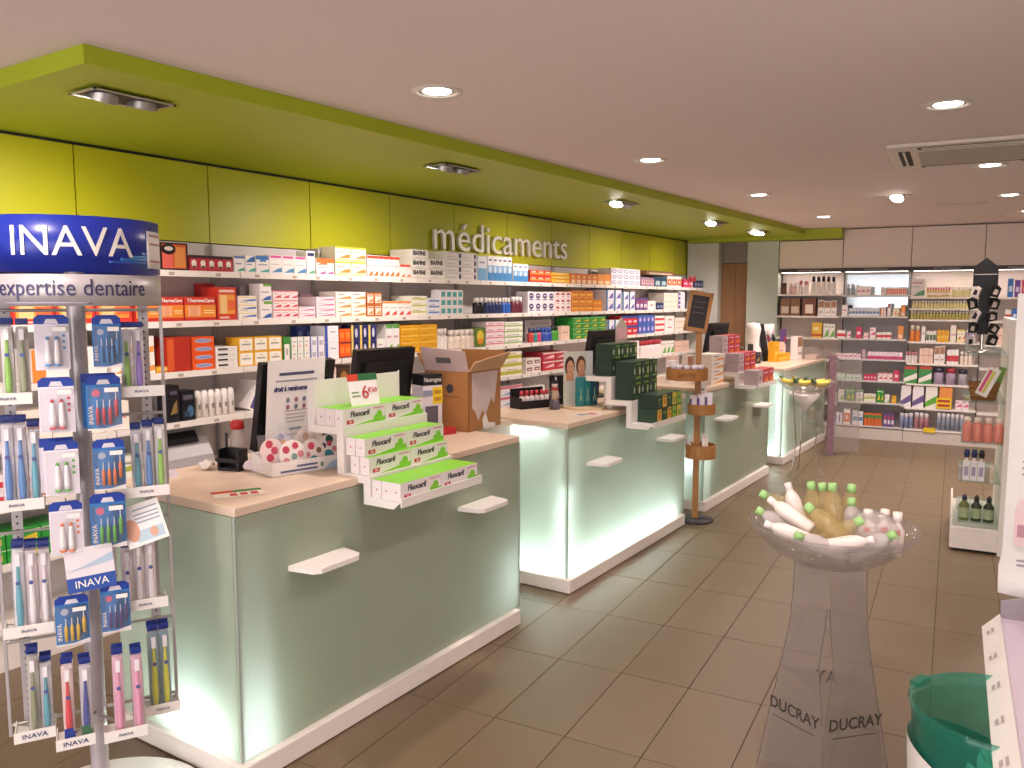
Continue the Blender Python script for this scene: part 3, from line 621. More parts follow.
# style: base, side colour, prints [(shape, x0, z0, x1, z1, colour)] in fractions of the front
ST = {
 'heatpatch': ('#2a1a18', [('r', .06, .06, .94, .94, '#c8552c'), ('r', .06, .06, .45, .6, '#e0655a'), ('r', .5, .1, .9, .85, '#d98a4a'), ('e', .3, .76, .26, .2, '#1d1414'), ('e', .3, .78, .16, .08, '#d8c8c0')]),
 'redbulb': ('#b93038', [('r', 0, .8, 1, 1, '#2c1b22'), ('e', .5, .5, .3, .2, '#f0e6dc'), ('r', .25, .2, .75, .5, '#e9dccf'), ('r', .3, .2, .7, .32, '#3b2a2c')]),
 'whiteteal': (W, [('r', 0, .86, 1, 1, '#5f78b8'), ('r', .1, .5, .7, .58, '#8e86a8'), ('t', .15, .06, .95, .3, '#43a08c')]),
 'bluetop': (W, [('t', 0, .6, 1, 1, '#2f67b0'), ('r', .1, .45, .7, .52, '#9aa0b8'), ('t', .2, .05, 1, .3, '#46a79c')]),
 'bluewave': (W, [('r', 0, .78, 1, 1, '#2f6fb5'), ('r', .3, .66, .8, .8, '#3f7fbd'), ('r', .15, .45, .85, .52, '#a89fb2'), ('t', .2, .04, 1, .24, '#4fae9a')]),
 'pinktitle': (W, [('r', .08, .84, .95, .97, '#e0559a'), ('r', .12, .48, .8, .52, '#c5b0b8'), ('t', .15, .05, 1, .33, '#4f8fbc')]),
 'darkcap': (W, [('r', .12, .78, .9, .92, '#2c3570'), ('t', .1, .04, .95, .2, '#5cab7c')]),
 'orangewave': (W, [('r', 0, .72, 1, 1, '#e8773a'), ('t', 0, .6, .6, .8, '#e8773a'), ('r', .1, .42, .85, .47, '#b5a6ae'), ('t', .1, .05, .5, .24, '#a55a9c'), ('t', .5, .05, .95, .24, '#b36aa8')]),
 'greyspine': ('#a9a3a8', [('r', .1, .1, .9, .9, '#b8b1b2')]), 'mauvespine': ('#b396a8', [('r', .1, .15, .9, .85, '#c3a9b5')]),
 'yelloworange': ('#f4ead2', [('r', 0, .88, 1, 1, '#ecd24a'), ('r', .1, .6, .6, .68, '#c7a89c'), ('t', .2, .2, .95, .5, '#e7893a'), ('r', .05, .05, .9, .12, '#e8c94c')]),
 'redtop': (W, [('r', 0, .85, 1, .98, '#e0492c'), ('r', .1, .5, .85, .55, '#c9b1aa'), ('t', .1, .04, .95, .28, '#ec7a35')]),
 'redtopsmall': (W, [('r', 0, .82, 1, .98, '#e0492c'), ('t', .1, .05, .95, .28, '#ec7a35')]),
 'biafine': ('#f1ebe2', [('r', .0, .0, 1, .08, '#d9cfc4'), ('r', .2, .16, .55, .2, '#b7aca6')]),
 'whitenavy': ('#ece5e3', [('r', .82, .12, .96, .8, '#27305e'), ('r', .05, .25, .6, .32, '#a9a3ad'), ('r', .05, .88, .95, .95, '#b79fae')]),
 'lightblue': ('#dfe3ea', [('r', 0, 0, 1, .5, '#74a6cf'), ('r', .2, .7, .8, .78, '#a58fb0')]),
 'blueflask': ('#efe9ea', [('r', 0, 0, 1, .34, '#3f86bf'), ('r', 0, .34, 1, .62, '#8ab2d6'), ('e', .5, .45, .2, .14, '#d8e4ee'), ('r', .2, .8, .8, .87, '#5c628e')]),
 'redorange': ('#d9442f', [('r', 0, .35, 1, .55, '#f0a04a'), ('r', .2, .62, .8, .8, '#f3d0b8')]),
 'yellowflat': ('#e9b93a', [('r', 0, .1, 1, .25, '#c9502c'), ('r', .2, .5, .7, .7, '#f3dc9a')]),
 'orangedots': ('#e07a3c', [('r', .15, .05, .85, .4, '#f4d6b4'), ('e', .5, .68, .2, .16, '#f0c68c')]),
 'orangeplain': ('#e8954a', [('r', .15, .08, .85, .35, '#f5d9b6')]),
 'purplering': ('#efe8ee', [('e', .5, .5, .36, .34, '#5f4f92'), ('e', .5, .5, .24, .22, '#efe8ee')]),
 'redmauve': ('#a88299', [('r', .1, .2, .9, .7, '#d8b8c0'), ('r', .3, .4, .7, .6, '#b0404c')]), 'navyteal': ('#23506b', [('r', .15, .15, .85, .6, '#b6cdd2')]),
 'orangered': (W, [('r', .05, .15, .95, .75, '#ee6a34'), ('e', .5, .45, .2, .15, '#f7d9c8')]), 'magenta': ('#cf3a62', [('r', .2, .35, .8, .6, '#f2d3dc')]),
 'navyslim': ('#2b3360', [('r', .2, .3, .8, .6, '#9aa2c4')]),
 'thermacare': ('#d2382a', [('r', 0, .14, 1, .66, '#ec8b34'), ('r', .1, .2, .5, .62, '#f2b184'), ('r', .18, .2, .4, .62, '#e8a07a'), ('r', 0, 0, 1, .14, '#c23026'), ('r', .6, .3, .95, .35, '#f7d890'), ('r', .6, .4, .95, .45, '#f7d890')]),
 'redplain': ('#b52a2a', [('r', .1, .8, .9, .9, '#d9483c')]),
 'tallred': ('#d03a2c', [('r', .08, .18, .92, .78, '#ea9a40'), ('r', .15, .2, .5, .76, '#f1c487'), ('r', .55, .3, .9, .6, '#e4673a'), ('r', .1, .84, .9, .92, '#f4cdb8'), ('r', .1, .05, .6, .1, '#f0d0c0')]),
 'yellowblue': (W, [('r', .0, .7, 1, .85, '#f2dc9c'), ('t', .1, .3, .95, .6, '#4b72b8'), ('r', .1, .1, .5, .2, '#e2c772')]),
 'greenblue': (W, [('r', .3, .86, 1, 1, '#6fb043'), ('r', .1, .5, .8, .56, '#9a97ae'), ('t', .1, .05, .95, .34, '#3a66ae')]),
 'pinkswoosh': ('#f5e2e0', [('r', 0, .85, 1, 1, '#e58a94'), ('t', .1, .2, .95, .55, '#d8545c'), ('r', .1, .62, .7, .68, '#c79aa2')]),
 'pinkflat': ('#f4e2e6', [('t', .05, .3, .95, .65, '#dc5f8c'), ('r', .05, .75, .6, .85, '#cfa2b2')]),
 'orangeswoosh': ('#f5ece2', [('r', .15, .62, .6, .74, '#a98a86'), ('t', .1, .12, .98, .48, '#eb9a44')]),
 'brownframe': ('#c56a26', [('r', .12, .14, .88, .86, '#f1e2d2'), ('t', .2, .2, .8, .5, '#d98a4c'), ('r', .2, .7, .8, .78, '#b03a2c')]),
 'orangefoot': (W, [('r', 0, .84, 1, .98, '#e98a3c'), ('r', .1, .52, .9, .57, '#b7a29e'), ('t', .2, .04, .95, .34, '#d8443c')]),
 'limestripe': ('#f0eedd', [('r', 0, .4, 1, .62, '#b4bf4e'), ('r', .1, .7, .6, .8, '#a7a08c')]), 'bluestripe': ('#eceaf0', [('r', .05, .3, .95, .6, '#5b86b8'), ('r', .1, .72, .6, .82, '#9a96b2')]),
 'tealsquare': ('#ebe4e4', [('r', .15, .15, .85, .75, '#4fa3a2')]),
 'purplecircle': ('#efe8ec', [('e', .5, .6, .36, .28, '#4e3a6c'), ('r', .2, .18, .8, .28, '#4e3a6c'), ('r', .3, .58, .7, .66, '#efe8ec')]),
 'redarch': ('#f0e6e4', [('e', .5, .55, .34, .3, '#b8434e'), ('r', .15, .15, .85, .5, '#f0e6e4'), ('r', .3, .2, .7, .3, '#b8434e')]),
 'orangegold': ('#e0862e', [('r', .1, .3, .9, .6, '#f0b64c'), ('r', .2, .7, .8, .82, '#b8502a')]), 'bluewhite': ('#eaeaf0', [('r', 0, 0, .22, 1, '#27689a'), ('t', .3, .15, .9, .75, '#6c5ca8')]),
 'purplered': ('#6a4a80', [('r', .15, .2, .85, .5, '#e0d4e0'), ('r', .2, .6, .8, .75, '#c8384c')]), 'whiteblank': ('#f2ece8', [('r', .3, .45, .7, .6, '#c9707a')]),
 'cream': ('#f1e6d6', [('r', .1, .4, .9, .48, '#d89aa0')]), 'violetbar': ('#efe8f0', [('r', 0, .2, .3, .8, '#6d4a98')]),
 'sidered': ('#b4301f', [('r', .02, .05, .3, .95, '#d65a2a')]), 'orangeoval': ('#e8571f', [('e', .5, .5, .4, .26, '#b9b8cc'), ('e', .5, .5, .34, .18, '#8d94bc')]),
 'blackbars': ('#efe9e2', [('r', .1, .35, .55, .7, '#25242c'), ('r', .1, .15, .8, .2, '#b0a8a4'), ('r', .62, .45, .9, .5, '#b0a8a4')]),
 'yellowframe': ('#ecb233', [('r', .07, .08, .93, .9, '#f5efe2'), ('r', .2, .45, .8, .56, '#a7a19a'), ('r', .4, .68, .6, .74, '#e0b050')]),
 'greenside': ('#3d8c3a', [('r', .15, .03, .9, .72, '#f3ece6'), ('r', .4, .3, .65, .55, '#b3aaa6')]), 'greenedge': ('#f1ebe6', [('r', 0, 0, .12, 1, '#4b9a48'), ('e', .45, .3, .12, .1, '#e6a04a'), ('r', .3, .6, .8, .68, '#a8a2b0')]),
 'blueedge': ('#eeebf0', [('r', 0, 0, .16, 1, '#3a57ae'), ('r', .3, .3, .85, .7, '#b9b6c4')]), 'bluebook': ('#283a86', [('r', .15, .7, .6, .85, '#7f8cc4')]),
 'whiteblueside': ('#efebee', [('r', 0, 0, .2, 1, '#3a55b4'), ('r', .4, .6, .8, .66, '#a09cb0')]), 'orangevivid': ('#f0631c', [('r', .2, .35, .8, .75, '#f58a3a'), ('r', 0, 0, 1, .1, '#7a3040')]),
 'navyyellow': ('#2a326c', [('r', 0, 0, .25, 1, '#e8d06a'), ('r', .35, .1, .85, .9, '#27245a'), ('e', .6, .5, .16, .3, '#d4d2e2')]), 'whitegreen': ('#f1ede6', [('t', .3, .05, .95, .4, '#9cc07a'), ('r', .1, .6, .6, .68, '#c8a49c')]),
 'greentop': ('#efeae8', [('r', 0, .86, 1, 1, '#5c9a4c'), ('t', .2, .05, .95, .36, '#7fb04a'), ('r', .15, .55, .8, .62, '#c8a0a4')]),
 'yellowgold': ('#e7a81f', [('r', .05, .35, .95, .5, '#f4cb5e'), ('r', .1, .65, .5, .75, '#c4801a')]), 'fruitpack': ('#5f7a2c', [('e', .5, .55, .36, .34, '#e2c53a'), ('e', .5, .3, .3, .16, '#e28c2e')]),
 'pinkstack': ('#f0dfe0', [('r', 0, .25, 1, .45, '#d6707c'), ('r', .2, .6, .8, .75, '#b98892')]), 'greenstack': ('#eceadf', [('r', 0, .2, 1, .45, '#8fae5c'), ('r', .1, .6, .8, .72, '#7f9a6c')]),
 'whiteback': ('#ebe0e6', [('r', .1, .8, .9, .86, '#d0b6c4')]), 'palepeach': ('#eecbb8', [('r', .15, .5, .85, .58, '#c89a8c')]),
 'greenbox': ('#2f9b3a', [('r', 0, .8, 1, .86, '#d8e8c8'), ('t', .2, .15, .9, .6, '#e2c23c'), ('r', .1, .1, .9, .16, '#1f6e2c')]),
 'redblue': ('#d02f38', [('r', 0, .75, 1, 1, '#2c4a96'), ('r', .2, .3, .8, .5, '#f2d4d4')]), 'bluepurple': ('#3c62b0', [('e', .5, .5, .3, .34, '#8a6cc0'), ('e', .5, .5, .18, .2, '#d9c9e6')]),
 'redwhite': (W, [('r', 0, .2, 1, .6, '#cf3c48')]), 'blackpack': ('#17151c', [('t', .2, .2, .8, .6, '#8a7340'), ('r', .2, .75, .8, .85, '#555160')]),
 'blackblue': ('#16151b', [('r', .15, .7, .85, .85, '#5e5a66'), ('e', .65, .3, .25, .2, '#47708e'), ('r', .15, .12, .6, .3, '#2f3f55')]),
 'dvdpink': ('#e7cdc6', [('e', .25, .6, .08, .1, '#b03a44'), ('e', .5, .6, .08, .1, '#b03a44'), ('e', .75, .6, .08, .1, '#b03a44')]), 'dvdbrown': ('#4a3328', [('e', .5, .55, .34, .3, '#a8763c'), ('r', .1, .1, .9, .2, '#8a6a54')]),
 'yellowlime': ('#efe9d8', [('r', 0, .15, 1, .6, '#b9b23e'), ('r', .1, .72, .7, .82, '#a39c86')]), 'brownlabel': ('#eee4dc', [('r', .15, .25, .85, .75, '#8a5a52'), ('r', .3, .4, .7, .55, '#eee4dc')]),
 'redlabel': ('#bf3040', [('t', .1, .3, .9, .7, '#efc6c8'), ('r', 0, .85, 1, 1, '#e8d8d4')]), 'orangewhite': (W, [('r', 0, 0, .35, 1, '#ea8a3c')]), 'greenmix': (W, [('t', .1, .05, .95, .6, '#6db24a'), ('r', .2, .75, .8, .83, '#8fae7c')]),
 'redblueflat': ('#f0e8ea', [('r', 0, .75, 1, 1, '#d0707c'), ('t', .05, .15, .95, .6, '#8db0cf')]),
 'brownpic': ('#8a6248', [('r', .1, .15, .9, .55, '#d9c4b0')]), 'brownwindow': ('#7c4a30', [('r', .2, .15, .8, .65, '#f0dfcf')]), 'whitepic': (W, [('r', .05, .55, .95, .95, '#a87a5c'), ('r', .2, .2, .8, .3, '#bfa79a')]),
 'pinkwhite': (W, [('r', .1, .3, .9, .6, '#e09aa8')]), 'magentaw': ('#f0dde6', [('r', 0, 0, 1, .45, '#c8447c')]), 'paleteal': ('#bcdcc8', [('r', .15, .5, .85, .7, '#f0f2ea')]), 'paleteal2': ('#d3e6d8', [('r', .15, .2, .85, .5, '#8fc0a4')]),
 'greenorange': ('#d96a34', [('r', 0, .6, 1, .85, '#4f8a3c')]), 'advert': ('#ece4dc', [('t', .1, .05, .98, .4, '#5f9a6a'), ('r', .1, .75, .8, .82, '#b06a7c'), ('r', .1, .55, .6, .6, '#b8aaa4')]),
 'greenjar': ('#efe8e0', [('r', .1, .15, .9, .65, '#4b6b4a')]), 'bluevivid': ('#2d6fc0', [('r', .2, .3, .8, .6, '#d6e2f0')]), 'violetvivid': ('#6f3f9a', [('r', .2, .3, .8, .6, '#d9c6e6')]),
 'fluogreen': ('#efe8e6', []),
}
def pbox(style, w, h, d):
    key = (style, round(w, 4), round(h, 4), round(d, 4))
    if key in _t: return _t[key]
    base, prints = ST[style]; mats = [M(base, .42)]; idx = {base: 0}
    mb = MB().box(-w / 2, 0, 0, w / 2, d, h)
    for k, (s, x0, z0, x1, z1, c) in enumerate(prints):
        if c not in idx: idx[c] = len(mats); mats.append(M(c, .42))
        y = -.0003 * (k + 1); i = idx[c]; X = lambda f: (f - .5) * w
        if s == 'r': mb.quad([(X(x0), y, z0 * h), (X(x1), y, z0 * h), (X(x1), y, z1 * h), (X(x0), y, z1 * h)], i)
        elif s == 't': mb.quad([(X(x0), y, z0 * h), (X(x1), y, z0 * h + .1 * (z1 - z0) * h), (X(x1), y, z1 * h), (X(x0 + .55 * (x1 - x0)), y, (z0 + .72 * (z1 - z0)) * h)], i)
        else: mb.ell(X(x0), z0 * h, x1 * w, z1 * h, y, i)
    _t[key] = mb.mesh('box', mats); return _t[key]
WLET = M('#f6efe6', .4, name='white_print'); BLET = M('#1c1a1e', .5, name='black_print')
SHN = {1: 'top wall shelf', 2: 'second wall shelf', 3: 'third wall shelf', 4: 'fourth wall shelf', 5: 'fifth wall shelf', 6: 'sixth wall shelf'}
def shelf_boxes(s, y0, y1, h, cols, rows, style, lab, depth, off, xf=-3.765):
    w = (y1 - y0) / cols; hh = h / rows; d = depth or min(.2, max(.09, w * 1.1))
    me = pbox(style, w * .965, hh * .985, d)
    for r in range(rows):
        for c in range(cols):
            jit = random.uniform(-.0015, .0015)
            o = tag(put('medicine_box', me, None, (xf - off - abs(jit), y0 + w * (c + .5), SHELF_Z[s] + .0022 + hh * r), R(90) + random.uniform(-.008, .008)), full(lab, where(c, cols, r, rows), SHN[s]), 'box')
            if cols * rows > 1: o['group'] = lab + 's' if len(lab) < 50 else style + ' boxes'
            if style == 'biafine': words('BIAFINE', hh * .62, BLET, o, (-.01, -.0012, hh * .6), sx=min(1.4, w * .72 / (hh * .62 * 3.4)), bold=.0012)
            if style == 'thermacare': words('ThermaCare', hh * .2, WLET, o, (0, -.0015, hh * .83), sx=w * .9 / (hh * .2 * 5.5), shear=.2, bold=.0006)
for row in LEFT_PRODUCTS: shelf_boxes(*row)
# extra boxes glimpsed through the toothbrush stand
for row in [(1, 2.0, 2.3, .12, 2, 1, 'orangewave', 'white and orange box glimpsed behind the toothbrush sign', 0, 0), (2, 1.78, 2.34, .13, 3, 1, 'tallred', 'red box glimpsed through the toothbrush stand', 0, 0),
            (3, 1.85, 2.2, .15, 2, 1, 'orangewhite', 'orange and white box glimpsed through the toothbrush stand', 0, 0), (3, 2.22, 2.45, .19, 2, 2, 'orangeswoosh', 'white box with orange swoosh behind toothbrush packs', 0, 0),
            (4, 1.8, 2.3, .14, 4, 1, 'cream', 'cream carton glimpsed through the toothbrush stand', 0, 0), (5, 1.62, 2.1, .13, 4, 2, 'redwhite', 'white and red box glimpsed through the toothbrush stand', 0, 0),
            (5, 2.15, 2.45, .12, 3, 1, 'limestripe', 'lime-striped box glimpsed through the toothbrush stand', 0, 0), (6, 1.55, 2.0, .14, 3, 2, 'greenbox', 'green box low behind the toothbrush stand', 0, 0),
            (6, 2.03, 2.4, .12, 3, 1, 'cream', 'cream carton low behind the toothbrush stand', 0, 0), (3, 2.46, 2.54, .03, 1, 1, 'yellowflat', 'low yellow box in front of the dark red box', .07, -.0)]:
    shelf_boxes(*row)
tag(put('long_carton', pbox('brownpic', .8, .045, .16), None, (-3.79, 8.85, 1.78 + .132), R(90)), 'long brown and white carton lying across boxes, top wall shelf', 'box')

BC = {'blackbody': ('#1b1a24', W), 'navybody': ('#2a3366', W), 'bluebody': ('#2f62b8', W), 'darkredbody': ('#6b2a3a', W), 'whitebody': ('#efe9e4', '#e6dcd6'), 'creambody': ('#efdfd0', '#f1e8e0'), 'mixedbody': ('#c8d0dc', '#e8e0e0'),
      'greenbody': ('#4fa03a', '#2c3a2a'), 'tubebody': ('#ece4dc', '#f3ece6'), 'redbody': ('#eee0de', '#c43c48'), 'grey': ('#9fa2a6', '#c9c6c4'), 'pinkwhite': ('#f0e2e0', '#d98a98'), 'darkcapb': ('#e9e0d8', '#2e2c3c'), 'redyellow': ('#e2b84a', '#c8404a'),
      'paleyellow': ('#e8dc9a', '#efe9dc'), 'olivevial': ('#b9ae5e', '#d9d4b8'), 'orangebot': ('#e2853a', '#efe0d0'), 'lilac': ('#b5a6c4', '#e4dde8'), 'navybody2': ('#2c3a5c', '#3c4a66'),
      'brown': ('#6b4a38', '#4a3226'), 'pinkjar': ('#e2b3b4', '#f0e6e0'), 'purplejar': ('#b6a4c0', '#3f3a4a'), 'redjar': ('#b79fb8', '#a83444'), 'darkjar': ('#b4b0ba', '#35333f'), 'bluered': ('#8f9cc0', '#c9c4ca'), 'bluered2': ('#c08a92', '#c9c4ca'), 'bluegrey': ('#9aa4b8', '#c9c4ca')}
def bottle_mesh(kind, style, r, h):
    key = (kind, style, round(r, 4), round(h, 4))
    if key in _t: return _t[key]
    a, b = BC[style]; mats = [M(a, .3), M(b, .35), M('#f2ece6', .4)]
    mb = MB()
    if kind == 'jar': mb.lathe([(0, 0), (r, 0), (r, .66 * h), (r * .9, .72 * h), (r * .96, .73 * h), (r * .96, h), (0, h)], 12, mats=[0, 0, 0, 1, 1, 1])
    elif style == 'tubebody': mb.lathe([(0, 0), (r, 0), (r, .78 * h), (r * .86, .93 * h), (r * .5, h), (0, h)], 12, mats=[0, 0, 1, 1, 1])
    else: mb.lathe([(0, 0), (r * .94, 0), (r, .03 * h), (r, .2 * h), (r, .45 * h), (r, .6 * h), (r * .55, .68 * h), (r * .55, .7 * h), (r * .75, .7 * h), (r * .7, h), (0, h)], 12, mats=[0, 0, 0, 2 if style in ('redyellow', 'mixedbody') else 0, 0, 0, 0, 1, 1, 1])
    _t[key] = mb.mesh('bottle', mats); return _t[key]
MIX = ['#c8443c', '#3a8a8c', '#d04a6a', '#2f4a9c', '#3458b0', '#2c449c']
for s, y0, y1, h, n, style, lab in LEFT_BOTTLES:
    w = (y1 - y0) / n
    for k in range(n):
        loc = (-3.765 - .045 if lab[:11] != 'small white' or s != 3 else -3.772, y0 + w * (k + .5), SHELF_Z[s] + .0022)
        if s == 3 and n == 1: loc = (-3.77 - .02, 2.575, SHELF_Z[s] + .033)
        r = min(.04, w * .46)
        if style == 'mixedbody':
            st_ = 'mixed%d' % k; BC[st_] = (MIX[k], '#2f55a4' if k > 2 else '#39436c'); me = bottle_mesh('bottle', st_, r, h)
            lb = ['clear bottle with red base', 'clear bottle with teal base', 'clear bottle with pink base', 'clear bottle with blue base'][min(k, 3)]
        else: me = bottle_mesh('bottle', style, r, h); lb = lab
        o = tag(put('bottle', me, None, loc), full(lb, where(k, n), SHN[s]), 'bottle')
        if n > 1: o['group'] = lab + ' row'
        if style == 'tubebody':
            words('lllllll', r * .9, INK, o, (r + .0008, 0, h * .4), rot=(R(90), 0, R(90)) if False else (0, R(-90), R(90)), name='print')
lf = thing('leaning_booklet', 'white booklet with dark spine letters leaning beside the tubes, fourth wall shelf', 'booklet', (-3.8, 3.02, 1.003), R(90), rot=(0, R(28), R(90)))
MB().box(-.035, 0, 0, .035, .15, .17).build('cover', M('#efe6e2', .5), lf, (.035, 0, .02)); MB().quad([(.0, -.001, .03), (.03, -.001, .03), (.03, -.001, .18), (.0, -.001, .18)]).build('spine_print', M('#554a86', .5), lf, (.02, 0, 0))

# ================================================================== back wall shelving
UN = {'A': ('corner unit', -1.917, [1.70, 1.44, 1.18, .92, .66, .40, .158], WHITE), 'B': ('grey unit', -1.19, [1.688, 1.445, 1.183, .946, .695, .44, .162], M('#a9a7a6', .4, name='grey_unit_laminate')),
      'C': ('cream unit', -.463, [1.663, 1.535, 1.412, 1.16, .913, .68, .403, .158], WHITE), 'D': ('far right unit', .264, [1.66, 1.40, 1.14, .88, .62, .38, .158], WHITE), 'E': ('unseen unit', .991, [1.66, 1.40, 1.14, .88, .62, .38, .158], WHITE)}
ORD = ['top', 'second', 'third', 'fourth', 'fifth', 'sixth', 'seventh', 'lowest']
LBL = {'A': 'white corner shelving unit next to the pale green wall strip', 'B': 'grey-backed shelving unit with mirror on the back wall', 'C': 'cream shelving unit with eight shelves on the back wall', 'D': 'white shelving unit partly behind the black accessory rack', 'E': 'white shelving unit just outside the right edge'}
FILL_GLOW = emit((1.0, .86, .76), 9.0, 'added_fill_glow')  # warm glow for unseen strips added to brighten the back shelves
MIRROR = M('#8f9698', .12, 1.0, var=.01, name='mirror_glass')
for k, (nm, u0, zs, mat_) in UN.items():
    t = thing('back_wall_unit', LBL[k], 'shelves', UV(u0, 10.38), R(TILT), group='shelving units on the back wall')
    MB().box(.004, .335, .06, .723, .352, 1.955).build('back_panel', M('#bdbab9', .45, name='grey_back') if k == 'B' else M('#dccfc8', .5, name='light_back'), t)
    for z in zs: MB().box(.006, 0, z - .02, .721, .335, z).build('shelf', mat_ if k != 'B' else M('#cfcac8', .4, name='pale_grey_shelf'), t)
    MB().box(.002, .01, 0, .725, .34, .13).build('plinth', M('#cfc4bb', .5, name='plinth_beige'), t)
    MB().box(-.004, .30, .13, .004, .335, 1.955).build('upright', M('#3c3230', .5, name='dark_upright'), t)
    hd = MB().box(.0, .045, 1.96, .727, .34, 2.002).build('header', M('#3d3636', .5, name='dark_header'), t)
    if k == 'B': words('PHYTOTHERAPIE', .034, M('#b9aca6', .5, name='header_print'), hd, (.36, .0435, 1.981)); MB().box(.03, .325, 1.5, .70, .334, 1.93).build('mirror', MIRROR, t)
    if k == 'C': words('AROMATHERAPIE', .034, M('#b9aca6', .5, name='header_print'), hd, (.36, .0435, 1.981))
    MB().box(.03, .10, 1.9584, .697, .16, 1.9598).build('added_fill_strip', FILL_GLOW, t)  # added strip, hidden under the header, lifts the light on the shelves
    if k in 'AD': MB().box(.22, .0435, 1.972, .5, .0445, 1.99).build('header_print', M('#8f827e', .5), hd)
def bag_mesh(style, w, h, d):
    key = ('bag', style, w, h)
    if key in _t: return _t[key]
    cs = {'greenred': ('#3f8f46', '#f0ece4', '#c23a3a'), 'purplebag': ('#efe8ec', '#6f5a92', '#e6dfe4'), 'greenbag': ('#efece2', '#62b03a', '#e9e4dc')}[style]
    mb = MB(); ww = w / 2
    mb.prism([(-ww, 0), (ww, 0), (ww * .98, h * .8), (ww * .9, h), (-ww * .9, h), (-ww * .98, h * .8)], 'y', 0, d, 0)
    mb.quad([(-ww, -.0006, h * .05), (ww, -.0006, h * .3), (ww, -.0006, h * .62), (-ww, -.0006, h * .28)], 1)
    mb.quad([(-ww * .9, -.0006, h * .82), (ww * .9, -.0006, h * .82), (ww * .86, -.0006, h * .98), (-ww * .86, -.0006, h * .98)], 2)
    _t[key] = mb.mesh('bag', [M(c, .4) for c in cs]); return _t[key]
for un, i, a, b, h, n, kind, style, lab in BACK_PRODUCTS:
    nm, u0, zs, _ = UN[un]; z = zs[i]; w = (b - a) / n; h *= 1.12
    if i > 0: h = min(h, zs[i - 1] - z - .025)
    for k in range(n):
        u = a + w * (k + .5); label = full(lab, where(k, n), '%s shelf of %s' % (ORD[i], nm))
        hk = h * random.uniform(.95, 1.0)
        if kind == 'box': me = pbox(style, w * .93, hk, min(.12, max(.04, w)))
        elif kind == 'bag': me = bag_mesh(style, w * .94, hk, .06)
        else: me = bottle_mesh(kind, style, min(w * .46, .05), hk)
        off = 0.0 if kind in ('box', 'bag') else min(w * .46, .05)
        o = tag(put({'box': 'product_box', 'bag': 'product_bag', 'bottle': 'small_bottle', 'jar': 'small_jar'}[kind], me, None, UV(u, 10.392 + off, z + .0005), R(TILT)), label, kind)
        if n > 1: o['group'] = '%s on %s shelf of %s' % (lab, ORD[i], nm)
ps = tag(MB().box(-.075, 0, 0, .075, .003, .12).build('price_sign', M('#f2d21e', .5), None, UV(-.06, 10.372, .412), R(TILT)), 'bright yellow price sign with red print before the orange box', 'sign')
MB().box(-.06, -.001, .07, .06, 0, .1).build('print', M('#b8382c', .5), ps); MB().box(-.06, -.001, .02, .06, 0, .05).build('print', M('#b8382c', .5), ps)
ps = tag(MB().box(-.06, 0, 0, .06, .003, .055).build('price_sign', M('#ecc81e', .5), None, UV(-.19, 10.372, .128), R(TILT)), 'small yellow price tag on the lowest cream unit shelf edge', 'sign')

pt_ = thing('label_printer', 'grey slope-fronted printer with black slot on the fifth wall shelf', 'printer', (-3.78, 2.62, .7425), R(90))
MB().prism([(-.005, 0), (.20, 0), (.20, .21), (.10, .21), (-.005, .06)], 'x', -.16, .16).build('body', M('#b3aeb0', .45, name='printer_grey'), pt_); MB().box(-.13, .03, .2101, .13, .17, .216).build('lid', M('#9a9698', .45), pt_)
MB().quad([(-.12, .0365, .125), (.10, .0365, .125), (.10, .076, .185), (-.12, .076, .185)]).build('slot', BLACKM, pt_, (0, -.006, .004))
